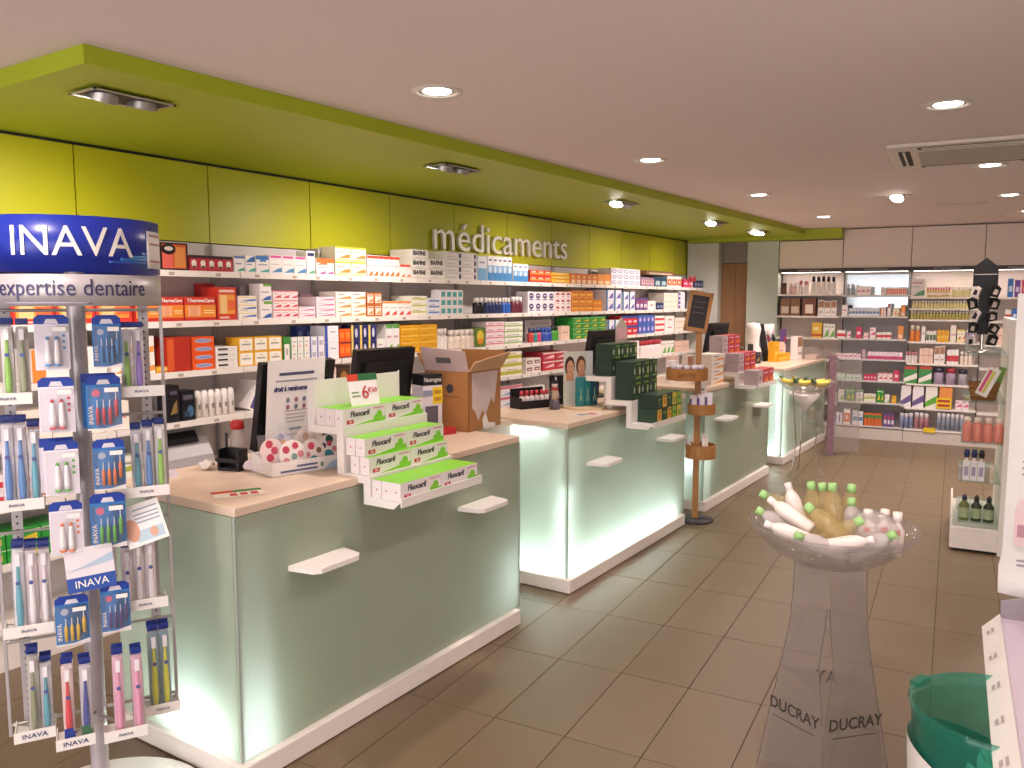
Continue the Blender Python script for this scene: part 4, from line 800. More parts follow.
# ================================================================== service counters
TOPM = M('#e0c9b2', .35, var=.03, scale=6, name='cream_worktop'); TUBE = emit((.90, .96, 1.0), 95.0, 'lit_led_tube')
CTOP = .957
def counter(y0, y1, label, tubes, xf=-2.19, xb=-2.90):
    t = thing('service_counter', label, 'counter', ((xf + xb) / 2, (y0 + y1) / 2, 0), group='four frosted glass service counters')
    ox, oy = (xf + xb) / 2, (y0 + y1) / 2; L_ = (-ox, -oy, 0)
    MB().box(xb, y0 - .02, .004, xf + .03, y1 - .03, .08).build('plinth', WHITE, t, L_, bevel=.004)
    MB().box(xb, y0, .925, xf + .002, y1, CTOP).build('worktop', [TOPM], t, L_, bevel=.004)
    MB().box(xb, y0 + .014, .915, xf - .016, y1 - .014, .925).build('top_rail', WHITE, t, L_); MB().box(xf - .022, y0 + .02, .865, xf - .0135, y1 - .02, .915).build('top_rail', WHITE, t, L_)
    MB().box(xf - .012, y0 + .001, .082, xf, y1 - .001, .923).build('front_glass', FROST, t, L_)
    MB().box(xb + .02, y0, .082, xf - .014, y0 + .012, .923).build('end_glass', FROST, t, L_)
    MB().box(xb + .02, y1 - .012, .082, xf - .014, y1, .923).build('end_glass', FROST, t, L_)
    k = MB().box(xb + .02, y0 + .10, .08, xf - .10, y1 - .10, .915); k.build('light_box_core', M('#e9efe9', .6, name='light_box_white'), t, L_)
    MB().box(xb, y0 + .012, .08, xb + .018, y1 - .012, .92).build('staff_side_panel', WHITE, t, L_)
    MB().box(xf - .002, y0 - .002, .082, xf + .004, y0 + .004, .925).build('corner_trim', M('#aab5ad', .3, .2, name='corner_trim'), t, L_)
    MB().box(xf - .002, y1 - .004, .082, xf + .004, y1 + .002, .925).build('corner_trim', M('#aab5ad', .3, .2, name='corner_trim'), t, L_)
    for yo in (.22, 1.20):
        yy = y0 + yo
        MB().prism([(xf, yy), (xf + .10, yy + .02), (xf + .12, yy + .045), (xf + .12, yy + .225), (xf + .10, yy + .25), (xf, yy + .27)], 'z', .685, .703).build('bag_ledge', WHITEP, t, L_)
    for a, b, *rd in tubes: MB().cyl(a, b, rd[0] if rd else .013, n=10).build('led_tube', TUBE, t, L_)
    return t
xc = -2.19
counter(1.68, 3.39, 'first pale green frosted glass counter, nearest, with toothpaste display', [((xc - .36, 1.722, .125), (xc - .13, 1.722, .125), .018), ((xc - .32, 1.722, .165), (xc - .17, 1.722, .165), .018), ((xc - .085, 3.345, .125), (xc - .085, 3.345, .4), .005)])
counter(3.88, 5.60, 'second frosted glass counter with brightly lit base and dark green boxes', [((xc - .04, 3.95, .115), (xc - .04, 5.45, .11), .016), ((xc - .42, 3.92, .12), (xc - .12, 3.92, .12), .014), ((xc - .55, 3.915, .908), (xc - .15, 3.915, .908), .008), ((xc - .03, 3.91, .12), (xc - .03, 3.91, .6), .003)])
counter(6.00, 7.70, 'third frosted glass counter behind the wooden tiered stand', [((xc - .3, 6.06, .36), (xc - .06, 6.06, .36))])
counter(8.18, 9.95, 'fourth frosted glass counter farthest away behind the clear bowl table', [((xc - .4, 8.235, .125), (xc - .06, 8.235, .125)), ((xc - .04, 8.215, .12), (xc - .04, 8.215, .8), .005), ((xc - .55, 8.215, .905), (xc - .1, 8.215, .905), .008)])
t = thing('side_cabinet', 'white low cabinet between first and second counters under the carton', 'cabinet', (-2.74, 3.62, 0))
MB().box(-.2, -.22, 0, .2, .22, .925).build('body', WHITE, t); MB().box(-.21, -.222, .925, .21, .225, .955).build('top', TOPM, t)

# ------------------------------------------------------------------ stepped display stands hooked over the counter front
def step_stand(name, label, y0, y1, prof, back, back_h, side=True):
    """prof: list of (x, z) from the back top down to the front lip; swept along y"""
    t = thing(name, label, 'display stand', (0, y0, 0))
    w = y1 - y0; th = .006
    for (xa, za), (xb, zb) in zip(prof[:-1], prof[1:]):
        if abs(xa - xb) < 1e-6: MB().box(xa - th, .0052, min(za, zb) + .0002, xa - .0002, w - .0052, max(za, zb) - th - .0002).build('riser', WHITEP, t)
        else: MB().box(min(xa, xb), .0052, za - th, max(xa, xb), w - .0052, za).build('tread', WHITEP, t)
    band = list(prof) + [(x - .034, z - .03) for x, z in reversed(prof)]
    for yy in (0, w - .005): MB().prism(band, 'y', yy, yy + .005).build('side_cheek', WHITEP, t)
    MB().box(prof[-1][0] + .0004, 0, prof[-1][1] - .02, prof[-1][0] + .006, w, prof[-1][1] + .014).build('front_lip', WHITEP, t)
    return t
FGREEN = M('#86d23a', .4, name='toothpaste_green'); FW = M('#f1e9e8', .42, name='toothpaste_white'); FRED = M('#cc3038', .45, name='toothpaste_red'); FLINK = M('#26262c', .5, name='toothpaste_ink')
fb = MB(); w_, h_, d_ = .24, .068, .046
fb.box(-w_ / 2, 0, 0, w_ / 2, d_, h_, 0); fb.quad([(-w_ / 2, 0, h_ + .0004), (w_ / 2, 0, h_ + .0004), (w_ / 2, d_, h_ + .0004), (-w_ / 2, d_, h_ + .0004)], 1)
fb.quad([(-.06, -.0004, .0), (w_ / 2, -.0004, .0), (w_ / 2, -.0004, .02), (.06, -.0004, .014)], 1); fb.ell(.085, .026, .018, .02, -.0007, 1); fb.ell(.07, .018, .02, .012, -.0009, 1)
fb.quad([(-.1, -.0006, .008), (-.062, -.0006, .008), (-.062, -.0006, .023), (-.1, -.0006, .023)], 2); fb.quad([(.05, -.0006, .054), (.11, -.0006, .054), (.11, -.0006, .06), (.05, -.0006, .06)], 3)
fb.ell(0, 0, .0001, .0001, -.0001, 0)
for sx in (-1, 1): fb.quad([(sx * (w_ / 2 + .0005), .02, .03), (sx * (w_ / 2 + .0005), .026, .03), (sx * (w_ / 2 + .0005), .026, .036), (sx * (w_ / 2 + .0005), .02, .036)], 2)
fluo_me = fb.mesh('toothpaste_box', [FW, FGREEN, FRED, M('#d9a6a4', .5)])
def fluo(x, y, z, lab, grp):
    o = tag(put('toothpaste_box', fluo_me, None, (x, y, z), R(90) + random.uniform(-.006, .006)), lab, 'box', grp)
    words('Fluocaril', .031, FLINK, o, (-.028, -.0012, .044), shear=.18, sx=1.0, bold=.0005); words('550', .011, WLET, o, (-.081, -.0014, .0155)); return o
FY0, FY1 = 2.25, 2.76
step_stand('toothpaste_display', 'white stepped plastic display holding toothpaste boxes on the first counter', FY0, FY1, [(-2.42, 1.32), (-2.42, 1.14), (-2.262, 1.14), (-2.262, .965), (-2.125, .965), (-2.125, .885), (-1.975, .885)], 0, 0)
for j in (0, 1):
    yy = FY0 + .007 + .12 + j * .243
    sd = 'left' if j == 0 else 'right'
    for q in range(3): fluo(-1.98 - q * .0472, yy, .8855, ['front %s' % sd, 'middle %s' % sd, 'back %s' % sd][q] + ' green and white toothpaste box on the lowest step', 'toothpaste boxes')
    for r in range(2):
        for q in range(2): fluo(-2.135 - r * .022 - q * .05, yy, .966 + r * .0695, '%s %s toothpaste box, %s layer of the middle step' % (['front', 'back'][q], sd, ['lower', 'upper'][r]), 'toothpaste boxes')
    for q in range(3): fluo(-2.268 - q * .048, yy, 1.1405, ['front %s' % sd, 'middle %s' % sd, 'back %s' % sd][q] + ' green and white toothpaste box on the top step', 'toothpaste boxes')
pc = thing('price_card', 'white price card with red six on the toothpaste display', 'sign', (-2.30, 2.42, 1.209), R(80), rot=(R(-14), 0, R(80)))
MB().box(-.07, 0, 0, .07, .002, .10).build('card', PAPER, pc); MB().box(-.07, -.001, .10, -.02, .003, .128).build('tab', M('#d2452c', .5), pc); MB().box(-.02, -.001, .10, .075, .003, .128).build('tab', M('#2c6a3c', .5), pc)
words('6', .075, M('#c62f36', .5, name='red_print'), pc, (.005, -.002, .05)); words('€50', .028, M('#c62f36', .5, name='red_print'), pc, (.042, -.002, .058)); MB().box(-.06, -.0008, .05, -.025, 0, .056).build('print', M('#7a9a6c', .5), pc); MB().box(-.06, -.0008, .035, -.02, 0, .041).build('print', M('#7a9a6c', .5), pc)

# ------------------------------------------------------------------ first counter: things on the worktop
def monitor(label, x, y, w, h, rz, zb=CTOP, tilt=-8, lift=.08):
    t = thing('computer_monitor', label, 'monitor', (x, y, zb), rz)
    MB().box(-.11, -.08, 0, .11, .08, .012).build('foot', BLACK, t, bevel=.004); MB().box(-.03, -.012, .01, .03, .012, lift + .1).build('neck', BLACK, t)
    s = put('screen_housing', MB().box(-w / 2, -.02, 0, w / 2, .016, h).mesh('screen_housing', [BLACK]), t, (0, -.02, lift), 0, (R(tilt), 0, 0))
    MB().box(-w / 2 + .05, -.045, .06, w / 2 - .05, -.02, h - .06).build('rear_cover', BLACKM, s)
    MB().box(-w / 2 + .012, .0162, .014, w / 2 - .012, .017, h - .012).build('screen', M('#20242c', .15, name='dark_screen'), s)
    return t, s
# rear of the monitor (local -Y) faces the customers
mon, scr = monitor('black monitor seen from behind with a white notice taped on', -2.71, 2.36, .36, .37, R(84), tilt=12, lift=.06)
no = tag(MB().box(-.14, -.0015, .05, .14, 0, .43).build('notice_sheet', PAPER, None, (-2.617, 2.315, CTOP + .006), rot=(R(6), 0, R(84))), 'white printed notice sheet standing against the black monitor', 'notice')
for z, w2, c, hh in [(.365, .085, '#4c5068', .012), (.34, .1, '#9298a8', .006), (.215, .055, '#b6a2a8', .004), (.20, .05, '#b6a2a8', .004), (.185, .05, '#b6a2a8', .004), (.17, .045, '#b6a2a8', .004), (.135, .03, '#7fa0b0', .01), (.115, .09, '#a8b4bc', .004)]:
    MB().box(-w2, -.0024, z, w2, -.0014, z + hh).build('text_line', M(c, .6), no)
words('droit à remboursement !', .03, NAVYINK, no, (0, -.0026, .31), shear=.2, sx=.72, bold=.0009)
for i in range(3):
    for j in range(2): MB().ell(-.04 + .04 * i, .262 - .03 * j, .009, .011, -.0024, 0).build('pictogram', M('#a86a78' if (i + j) % 2 else '#7c8296', .6), no)
# bottle and black holder
hd = thing('desk_holder', 'small black plastic holder on the worktop beside the monitor', 'holder', (-2.70, 2.075, CTOP), R(15))
m = MB(); m.box(-.05, -.03, 0, -.04, .03, .085); m.box(.04, -.03, 0, .05, .03, .085); m.box(-.04, .02, 0, .04, .03, .085); m.box(-.04, -.03, 0, .04, .02, .012); m.box(-.055, -.035, .035, .055, -.025, .05); m.build('tray', BLACK, hd); MB().box(-.055, .03, .08, -.045, .034, .14).build('post', BLACK, hd)
bt = thing('glue_bottle', 'small clear bottle with bright red cap behind the black holder', 'bottle', (-2.76, 2.15, CTOP))
MB().lathe([(0, 0), (.036, 0), (.038, .02), (.038, .10), (.024, .13), (.022, .15)], 16).build('body', clear('#e9dcd6', .35, .1, 'cloudy_plastic'), bt); MB().lathe([(0, .185), (.018, .186), (.027, .178), (.028, .15), (.0, .15)], 16).build('cap', M('#c02c30', .35), bt)
def crumple(label, loc, s, col, seed):
    random.seed(seed); bm = bmesh.new(); bmesh.ops.create_icosphere(bm, subdivisions=2, radius=s)
    for v in bm.verts: v.co *= random.uniform(.65, 1.15); v.co.z = max(-s * .5, v.co.z * .7)
    me = bpy.data.meshes.new('crumpled_tissue'); bm.to_mesh(me); bm.free(); me.materials.append(M(col, .8)); random.seed(seed + 50)
    return tag(put('crumpled_tissue', me, None, loc), label, 'tissue')
crumple('white crumpled tissue behind the black holder on the worktop', (-2.79, 2.02, CTOP + .018), .033, '#efe6de', 3)
crumple('crumpled pale wrapper between black holder and cardboard tray', (-2.62, 2.10, CTOP + .02), .03, '#d9ccd6', 5)
sm = thing('card_stub', 'small folded white card lying near the counter back edge', 'card', (-2.80, 1.86, CTOP), R(30)); MB().prism([(-.03, 0), (.03, 0), (.012, .022), (-.012, .022)], 'y', -.02, .02).build('card', M('#cfc6d2', .6), sm)
fl = thing('flyer', 'red and green printed flyer lying on the first counter corner', 'flyer', (-2.345, 1.82, CTOP + .0012), R(62))
MB().box(-.085, -.05, 0, .085, .05, .0008).build('sheet', M('#e9dccb', .6), fl); MB().box(-.085, .02, .0008, -.01, .05, .0014).build('print', M('#c83c2c', .6), fl); MB().box(-.01, .02, .0008, .085, .05, .0014).build('print', M('#3f7a3c', .6), fl)
for k in range(3): MB().box(-.03 + .035 * k, -.035, .0008, -.005 + .035 * k, .005, .0014).build('print', M('#c2484c', .6), fl)
# cardboard tray with patterned bibs
tr = thing('cardboard_tray', 'low white cardboard tray with patterned round packs on the first counter', 'tray', (-2.49, 2.235, CTOP), R(77))
TW, TD = .165, .085
m = MB(); m.box(-TW, -TD, 0, TW, TD, .004); m.box(-TW, -TD, 0, TW, -TD + .003, .055); m.box(-TW, TD - .003, 0, TW, TD, .075)
m.prism([(-TD, 0), (TD, 0), (TD, .075), (-TD, .055)], 'x', -TW, -TW + .003); m.prism([(-TD, 0), (TD, 0), (TD, .075), (-TD, .055)], 'x', TW - .003, TW); m.build('carton', M('#ece6e2', .55), tr)
for a, b, z0, z1, c in [(-.13, .03, .012, .02, '#5c6488'), (-.06, .03, .028, .036, '#5c6488')]: MB().box(a, -TD - .001, z0, b, -TD, z1).build('print', M(c, .5), tr)
MB().quad([(.06, -TD - .001, .004), (.16, -TD - .001, .004), (.16, -TD - .001, .05), (.09, -TD - .001, .03)]).build('print', M('#a9c4d8', .5), tr); MB().ell(.05, .026, .008, .01, -TD - .001, 0).build('print', M('#7f9a7c', .5), tr)
def bib(i, x, y, z, r, base, dots, label, tilt):
    t = thing('patterned_pack', label, 'pack', tr.matrix_world @ Vector((0, 0, 0)), group=None)
    wx = Vector((-2.49, 2.235, CTOP)) + Matrix.Rotation(R(77), 3, 'Z') @ Vector((x, y, z)); t.location = wx; t.rotation_euler = (R(-tilt), 0, R(77))
    MB().box(-r * 1.02, .004, -r, r * 1.02, .006, r * 1.25).build('sleeve', BLISTER, t)
    m = MB(); n = 20; m.prism([(r * .92 * math.cos(2 * math.pi * q / n), r * .92 * math.sin(2 * math.pi * q / n)) for q in range(n)], 'y', -.004, .003, 0, False)
    mats = [M(base, .6)]
    for q, (dx, dz, dr, c) in enumerate(dots):
        mats.append(M(c, .6)); m.ell(dx * r, dz * r, dr * r, dr * r, -.0046 - .0002 * q, q + 1)
    m.build('cloth', mats, t)
RD, TL, BN, PK = '#c8455a', '#3f8a90', '#8a6a50', '#d98a90'
bib(0, -.06, -.055, .072, .063, '#f0e6de', [(-.45, .35, .24, RD), (.2, .55, .22, RD), (.5, 0, .22, PK), (-.5, -.35, .22, PK), (.05, -.1, .2, '#7f9a90'), (0, -.6, .22, RD)], 'round white pack with red and pink dots in the tray', 12)
bib(1, .03, -.05, .070, .058, '#efe2da', [(-.1, .45, .26, RD), (.45, .1, .2, BN), (-.4, -.1, .18, PK), (0, -.55, .34, TL)], 'round pack with red dot and teal spot, middle of tray', 12)
bib(2, .105, -.045, .078, .058, '#efe6e0', [(.1, .6, .3, '#2f5a50'), (.05, .3, .2, RD), (-.4, .2, .2, '#4a4a5c'), (-.1, -.5, .4, TL), (.4, -.1, .2, PK)], 'round pack with dark green and teal spots in the tray', 12)
bib(3, -.125, -.01, .09, .052, '#f2d8d4', [(-.2, .5, .3, RD), (.2, 0, .3, '#d0506a'), (-.2, -.5, .3, RD)], 'pink flowered pack at the left end of the tray', 8)
bib(4, -.07, .02, .105, .05, '#c9c6cc', [(0, .55, .3, '#8f92b4'), (.1, .1, .3, '#e0a44a'), (-.1, -.4, .3, '#8f92b4'), (.2, -.8, .3, '#e8c06a')], 'grey and yellow patterned pack standing behind in tray', 6)
bib(5, .04, .025, .105, .05, '#d8c8bc', [(0, .4, .3, '#b08a6c'), (.3, -.2, .3, '#8fa08c')], 'beige patterned pack behind the dotted ones in tray', 6)
# second monitor, column, carton
monitor('black monitor seen from behind above the toothpaste display', -2.83, 3.05, .38, .30, R(84), tilt=10, lift=.14)
nt_ = thing('cardboard_column', 'square cardboard column display with black top band and yellow price tag', 'display', (-2.65, 3.235, CTOP), R(70))
MB().box(-.055, -.055, 0, .055, .055, .30).build('body', M('#dcd8de', .5), nt_); MB().box(-.0555, -.0555, .245, .0555, .0555, .301).build('top_band', M('#1e1d24', .45), nt_)
MB().box(-.056, -.0565, .19, .0, -.0555, .22).build('print', M('#8f93ad', .5), nt_); MB().box(-.045, -.0565, .02, .03, -.0555, .14).build('picture', M('#5f5a66', .5), nt_); MB().box(.0, -.0575, .15, .056, -.0555, .235).build('price_tag', M('#f0cf2a', .5), nt_)
words('Neutrogena', .034, WLET, nt_, (.0, -.0565, .273), sx=.6); MB().box(.008, -.0582, .20, .048, -.0574, .22).build('tag_print', M('#b88a2a', .5), nt_); MB().box(.008, -.0582, .165, .048, -.0574, .185).build('tag_print', M('#b88a2a', .5), nt_)
rb = tag(MB().box(-.05, -.025, 0, .05, .025, .03).box(-.045, -.02, .03, .045, .02, .034).build('red_box', [M('#b8262c', .45)], None, (-2.53, 3.23, CTOP + .0005), R(75)), 'small red packet at the foot of the carton', 'box')
CARD = M('#a5713f', .75, var=.08, scale=10, name='corrugated_card'); CARDP = M('#cbb9b4', .7, var=.2, scale=14, name='torn_label')
cb = thing('cardboard_carton', 'large open brown cardboard carton with torn label and raised flaps', 'carton', (-2.605, 3.485, CTOP), R(4))
m = MB(); a, b, hh = .135, .16, .31
m.box(-a, -b, 0, a, b, .005); m.box(-a, -b, 0, -a + .005, b, hh); m.box(a - .005, -b, 0, a, b, hh); m.box(-a, -b, 0, a, -b + .005, hh); m.box(-a, b - .005, 0, a, b, hh); m.build('body', CARD, cb)
for nm_, poly, ax in [('flap', [(-a, hh), (a, hh), (a * .98, hh + .11), (-a * .98, hh + .13)], 'f'), ('flap', [(-b, hh), (b, hh), (b, hh + .11), (-b, hh + .06)], 's')]:
    if ax == 'f':
        o = MB().prism([(p, q - hh) for p, q in poly], 'y', -.003, .003).build('flap', M('#b9a2a0', .7, var=.15, scale=12, name='flap_card'), cb, (0, -b, hh), rot=(R(18), 0, 0)); MB().box(-.05, -.0045, .045, .04, -.003, .075).build('barcode_print', M('#5a5258', .6), o)
    else: MB().prism([(p, q - hh) for p, q in poly], 'x', -.003, .003).build('flap', M('#c29a72', .7, name='flap_inner'), cb, (a, 0, hh), rot=(0, R(35), 0))
MB().prism([(-b * .98, 0), (b * .98, 0), (b, .10), (-b, .10)], 'x', -.003, .003).build('flap', CARD, cb, (-a, 0, hh), rot=(0, R(-30), 0))
MB().prism([(-a, 0), (a, 0), (a, .1), (-a, .1)], 'y', -.003, .003).build('flap', CARD, cb, (0, b, hh), rot=(R(-25), 0, 0))
random.seed(4)
MB().prism([(-.13, .30), (-.13, .12), (-.10, .10), (-.07, .05), (-.03, .1), (0, .07), (.06, .16), (.09, .12), (.13, .30)], 'x', a, a + .001).build('torn_label', CARDP, cb)
MB().prism([(-.02, .0), (.1, .0), (.1, .02), (.03, .03), (0, .09), (-.03, .05)], 'x', a, a + .001).build('torn_label', M('#e6dcd6', .6), cb)
MB().ell(.02, .22, .022, .024, -b - .001, 0).build('print', M('#3a3440', .7), cb); MB().box(-.03, -b - .001, .175, .07, -b, .18).build('print', M('#7a5434', .7), cb)
random.seed(11)

# ================================================================== second counter
DG = '#1f3a2c'; ST['herb'] = ('#1f3a2c', [('r', .08, .08, .35, .92, '#2c5a3e'), ('e', .2, .5, .06, .16, '#d8e0c8'), ('r', .4, .1, .95, .2, '#7fae3c'), ('r', .4, .82, .95, .92, '#6a9a34'), ('r', .4, .2, .95, .82, '#2b4a2c'), ('e', .8, .5, .1, .22, '#c8d49a')])
ST['herby'] = ('#23402c', [('r', .05, .05, .95, .95, '#e0b43a'), ('e', .5, .45, .24, .2, '#c87a2c'), ('r', .15, .75, .85, .85, '#5f7a2c')]); ST['herbg'] = ('#23402c', [('r', .05, .05, .95, .95, '#8fb93a'), ('r', .15, .4, .85, .6, '#4f8a34')]); ST['herbd'] = ('#1c3528', [('r', .1, .1, .9, .9, '#24503a'), ('r', .2, .6, .8, .7, '#7fa05c')])
ST['herbyl'] = ('#3a5a2c', [('r', .05, .05, .95, .95, '#d9c84a'), ('e', .5, .4, .3, .26, '#7fae3c')])
step_stand('herbal_display', 'white stepped plastic display of dark green boxes on the second counter', 4.50, 5.02, [(-2.42, 1.16), (-2.24, 1.16), (-2.24, 1.02), (-2.10, 1.02), (-2.10, .885), (-1.96, .885)], 0, 0)
def hb(style, x, y, z, w, h, d, lab, grp='dark green herbal boxes'):
    tag(put('herbal_box', pbox(style, w, h, d), None, (x, y, z), R(90)), lab, 'box', grp)
cs = ['herbd', 'herbd', 'herbd', 'herby', 'herbd', 'herby', 'herbg', 'herbyl']
for r in range(2):
    for c, (st_, nm_) in enumerate([('herbd', 'dark green'), ('herby', 'yellow'), ('herbd', 'deep green'), ('herbyl', 'yellow-green'), ('herbg', 'light green')] if r else [('herby', 'yellow'), ('herbd', 'dark green'), ('herby', 'golden'), ('herbg', 'light green'), ('herbyl', 'yellow-green')]):
        hb(st_, -1.97, 4.55 + .072 + c * .077, .886 + r * .086, .073, .084, .125, '%s fronted herbal box, %s row of the lowest step' % (nm_, ['bottom', 'second'][r]))
for r in range(2):
    for c in range(3): hb('herb', -2.11, 4.535 + .06 + c * .122, 1.021 + r * .118, .118, .116, .115, '%s dark green herbal box, %s row of the middle step' % (['left', 'centre', 'right'][c], ['lower', 'upper'][r]))
for r in range(2):
    for c in range(3): hb('herb', -2.25, 4.53 + .06 + c * .122, 1.161 + r * .1, .118, .098, .115, '%s dark green herbal box, %s row of the top step' % (['left', 'centre', 'right'][c], ['lower', 'upper'][r]))
# rotating advert with bottles
ad = thing('advert_display', 'round beige base with portrait advert card on the second counter', 'display', (-2.43, 4.52, CTOP), R(72))
MB().cyl((0, 0, 0), (0, 0, .014), .14, n=32).build('turntable', M('#d8c3a0', .5), ad)
cd = MB().box(-.125, .06, .014, .125, .064, .35).build('advert_card', M('#c9c8bd', .5), ad)
for cx_, hair in ((-.075, '#3a2620'), (.02, '#5a3a24')):
    MB().ell(cx_, .262, .042, .062, .0594, 0).build('print', M(hair, .6), cd); MB().ell(cx_ + .004, .25, .03, .048, .0588, 0).build('print', M('#d09a78', .6), cd)
    MB().box(cx_ - .03, .0591, .17, .035 + cx_, .0596, .215).build('print', M('#c48c6c', .6), cd); MB().ell(cx_ - .008, .258, .005, .003, .0583, 0).build('print', M('#3a2620', .6), cd); MB().ell(cx_ + .016, .258, .005, .003, .0583, 0).build('print', M('#3a2620', .6), cd); MB().ell(cx_ + .005, .225, .009, .004, .0583, 0).build('print', M('#b0564c', .6), cd)
MB().box(.068, .058, .16, .122, .0596, .34).build('print', M('#d6d9d6', .5), cd)
for k, c in enumerate(['#2f7f86', '#2f868c', '#24566c']):
    p = ad.location + Matrix.Rotation(R(72), 3, 'Z') @ Vector((-.055 + .058 * k, -.01, .0145))
    o = tag(put('flat_bottle', MB().prism([(-.026, 0), (.026, 0), (.026, .17), (.018, .185), (-.018, .185), (-.026, .17)], 'y', -.012, .012).mesh('flat_bottle', [M(c, .3)]), None, p, R(72)), ['leftmost', 'middle', 'rightmost dark'][k] + ' teal flat pack standing before the portrait card', 'bottle', 'teal packs before the portrait card')
    MB().tube([(-.012, -.0135, .03), (0, -.0135, .07), (.012, -.0135, .03)], .0018, 5).tube([(0, -.0135, .07), (0, -.0135, .11)], .0018, 5).build('leaf_print', M('#b9d0a0', .5), o)
wr = thing('white_rack', 'small white looped rack with pale boxes beside the portrait card', 'rack', (-2.30, 4.66, CTOP), R(80))
MB().box(-.07, -.035, 0, .09, .035, .02).build('base', WHITEP, wr); MB().tube([(.085, 0, .02), (.085, 0, .18), (-.04, 0, .18)], .006, 8).build('frame', WHITEP, wr); MB().tube([(-.05, -.02, .155), (.06, -.02, .155), (.065, -.02, .14)], .004, 6).build('hook', BLACK, wr)
for k in range(3): tag(put('slim_box', pbox('cream', .032, .125, .05), None, wr.location + Matrix.Rotation(R(80), 3, 'Z') @ Vector((-.045 + .037 * k, -.02, .021)), R(80)), ['left', 'middle', 'right'][k] + ' pale slim box in the white looped rack', 'box', 'pale slim boxes in the looped rack')
fg = thing('figurine', 'small standing figurine with grey base and red scarf on second counter', 'figurine', (-2.55, 4.35, CTOP), R(60))
MB().lathe([(0, 0), (.032, 0), (.034, .03), (.026, .06), (0, .062)], 14).build('base', M('#5a5560', .5), fg); MB().lathe([(.02, .06), (.028, .08), (.024, .11), (.012, .125), (0, .126)], 14).build('body', M('#b59c84', .5), fg)
MB().lathe([(.012, .118), (.024, .124), (.022, .136), (.0, .138)], 14).build('scarf', M('#b03a34', .5), fg); MB().lathe([(0, .134), (.016, .138), (.02, .152), (.014, .168), (0, .174)], 14).build('head', M('#d9cfc4', .5), fg); MB().lathe([(.017, .158), (.019, .166), (.01, .182), (0, .186)], 14).build('hat', BLACK, fg)
MB().cyl((.02, 0, .105), (.034, -.012, .07), .007, .005, 8).build('arm', M('#5a5560', .5), fg); MB().cyl((-.02, 0, .105), (-.034, -.012, .07), .007, .005, 8).build('arm', M('#5a5560', .5), fg)
bk = thing('black_tray', 'black angular tray holding red tubes at the back of second counter', 'tray', (-2.72, 4.36, CTOP), R(70))
m = MB(); m.box(-.13, -.06, 0, .13, .06, .01); m.box(-.13, -.06, 0, .13, -.055, .05); m.box(-.13, .055, 0, .13, .06, .12); m.box(-.13, -.06, 0, -.125, .06, .07); m.box(.125, -.06, 0, .13, .06, .07); m.build('tray', BLACK, bk)
for k in range(6): tag(put('red_tube', bottle_mesh('bottle', 'redbody', .016, .1), None, bk.location + Matrix.Rotation(R(70), 3, 'Z') @ Vector((-.1 + .04 * k, -.02, .0105))), ORDN[k] + ' red and white tube from left in the black tray', 'tube', 'red tubes in the black tray')
bc = tag(MB().box(-.06, -.003, 0, .06, .003, .19).build('black_card', BLACK, None, (-2.64, 4.56, CTOP), rot=(R(-8), 0, R(65))), 'tall black card with pale stripe behind the figurine', 'card'); MB().box(-.02, -.0045, .02, -.005, -.003, .18).build('stripe', M('#cfc8c4', .5), bc)
lf2 = tag(MB().box(-.09, -.045, 0, .09, .045, .0008).box(-.07, -.03, .0008, 0, .03, .0014, 1).box(.01, -.03, .0008, .07, .03, .0014, 2).build('leaflet', [PAPER, M('#8f8a94', .6), M('#b8605c', .6)], None, (-2.27, 4.25, CTOP + .0012), R(70)), 'small printed leaflet lying on the second counter', 'leaflet')
monitor('black monitor behind the dark green boxes on second counter', -2.66, 5.10, .36, .30, R(84), tilt=10, lift=.17)
hs = tag(MB().prism([(-.07, 0), (.07, 0), (.07, .1), (.0, .16), (-.07, .1)], 'y', -.002, .002).quad([(-.05, -.003, .02), (.05, -.003, .02), (.05, -.003, .09), (-.05, -.003, .09)], 1).build('house_card', [M('#b9aa9c', .6), M('#d8a8ac', .6)], None, (-2.31, 4.78, 1.3605), R(85)), 'house-shaped card standing on top of the dark green boxes', 'card')

# ================================================================== wooden tiered stand
OAK = M('#a8743c', .5, var=.12, scale=9, name='oak_wood'); SX, SY = -2.15, 5.74
ws = thing('wooden_tier_stand', 'wooden tiered stand with chalkboard and black round foot beside second counter', 'display stand', (SX, SY, 0), R(20))
MB().lathe([(0, 0), (.135, 0), (.135, .012), (.03, .02), (0, .02)], 28).build('foot', BLACK, ws); MB().box(-.022, -.014, .02, .022, .014, 1.40).build('post', OAK, ws)
def tier(z, cx, r, hh):
    m = MB(); n = 28
    m.lathe([(r, 0), (r, hh), (r - .008, hh), (r - .008, .008), (0, .008), (0, 0), (r, 0)], n, smooth=False); return m.build('tier', OAK, ws, (cx, -.01, z))
for z, cx, r, hh in [(1.05, -.08, .15, .085), (.80, .03, .10, .075), (.475, .03, .11, .10)]: tier(z, cx, r, hh)
words('SANTE', .04, M('#7a4a1e', .6, name='burnt_print'), ws, (-.08, -.1615, 1.093), name='print')
fr = put('chalkboard', None, ws, (-.03, -.02, 1.40), 0, (R(-14), R(9), 0))
m = MB(); m.box(-.085, -.01, 0, -.06, .01, .30); m.box(.06, -.01, 0, .085, .01, .30); m.box(-.085, -.01, 0, .085, .01, .03); m.box(-.085, -.01, .27, .085, .01, .30); m.build('board_frame', OAK, fr); MB().box(-.06, -.003, .03, .06, .003, .27).build('slate', M('#2a2628', .7, name='slate'), fr)
for z in (.22, .18, .14): MB().box(-.04, -.0035, z, .04, -.003, z + .006).build('chalk_line', M('#5f5a5a', .8), fr)
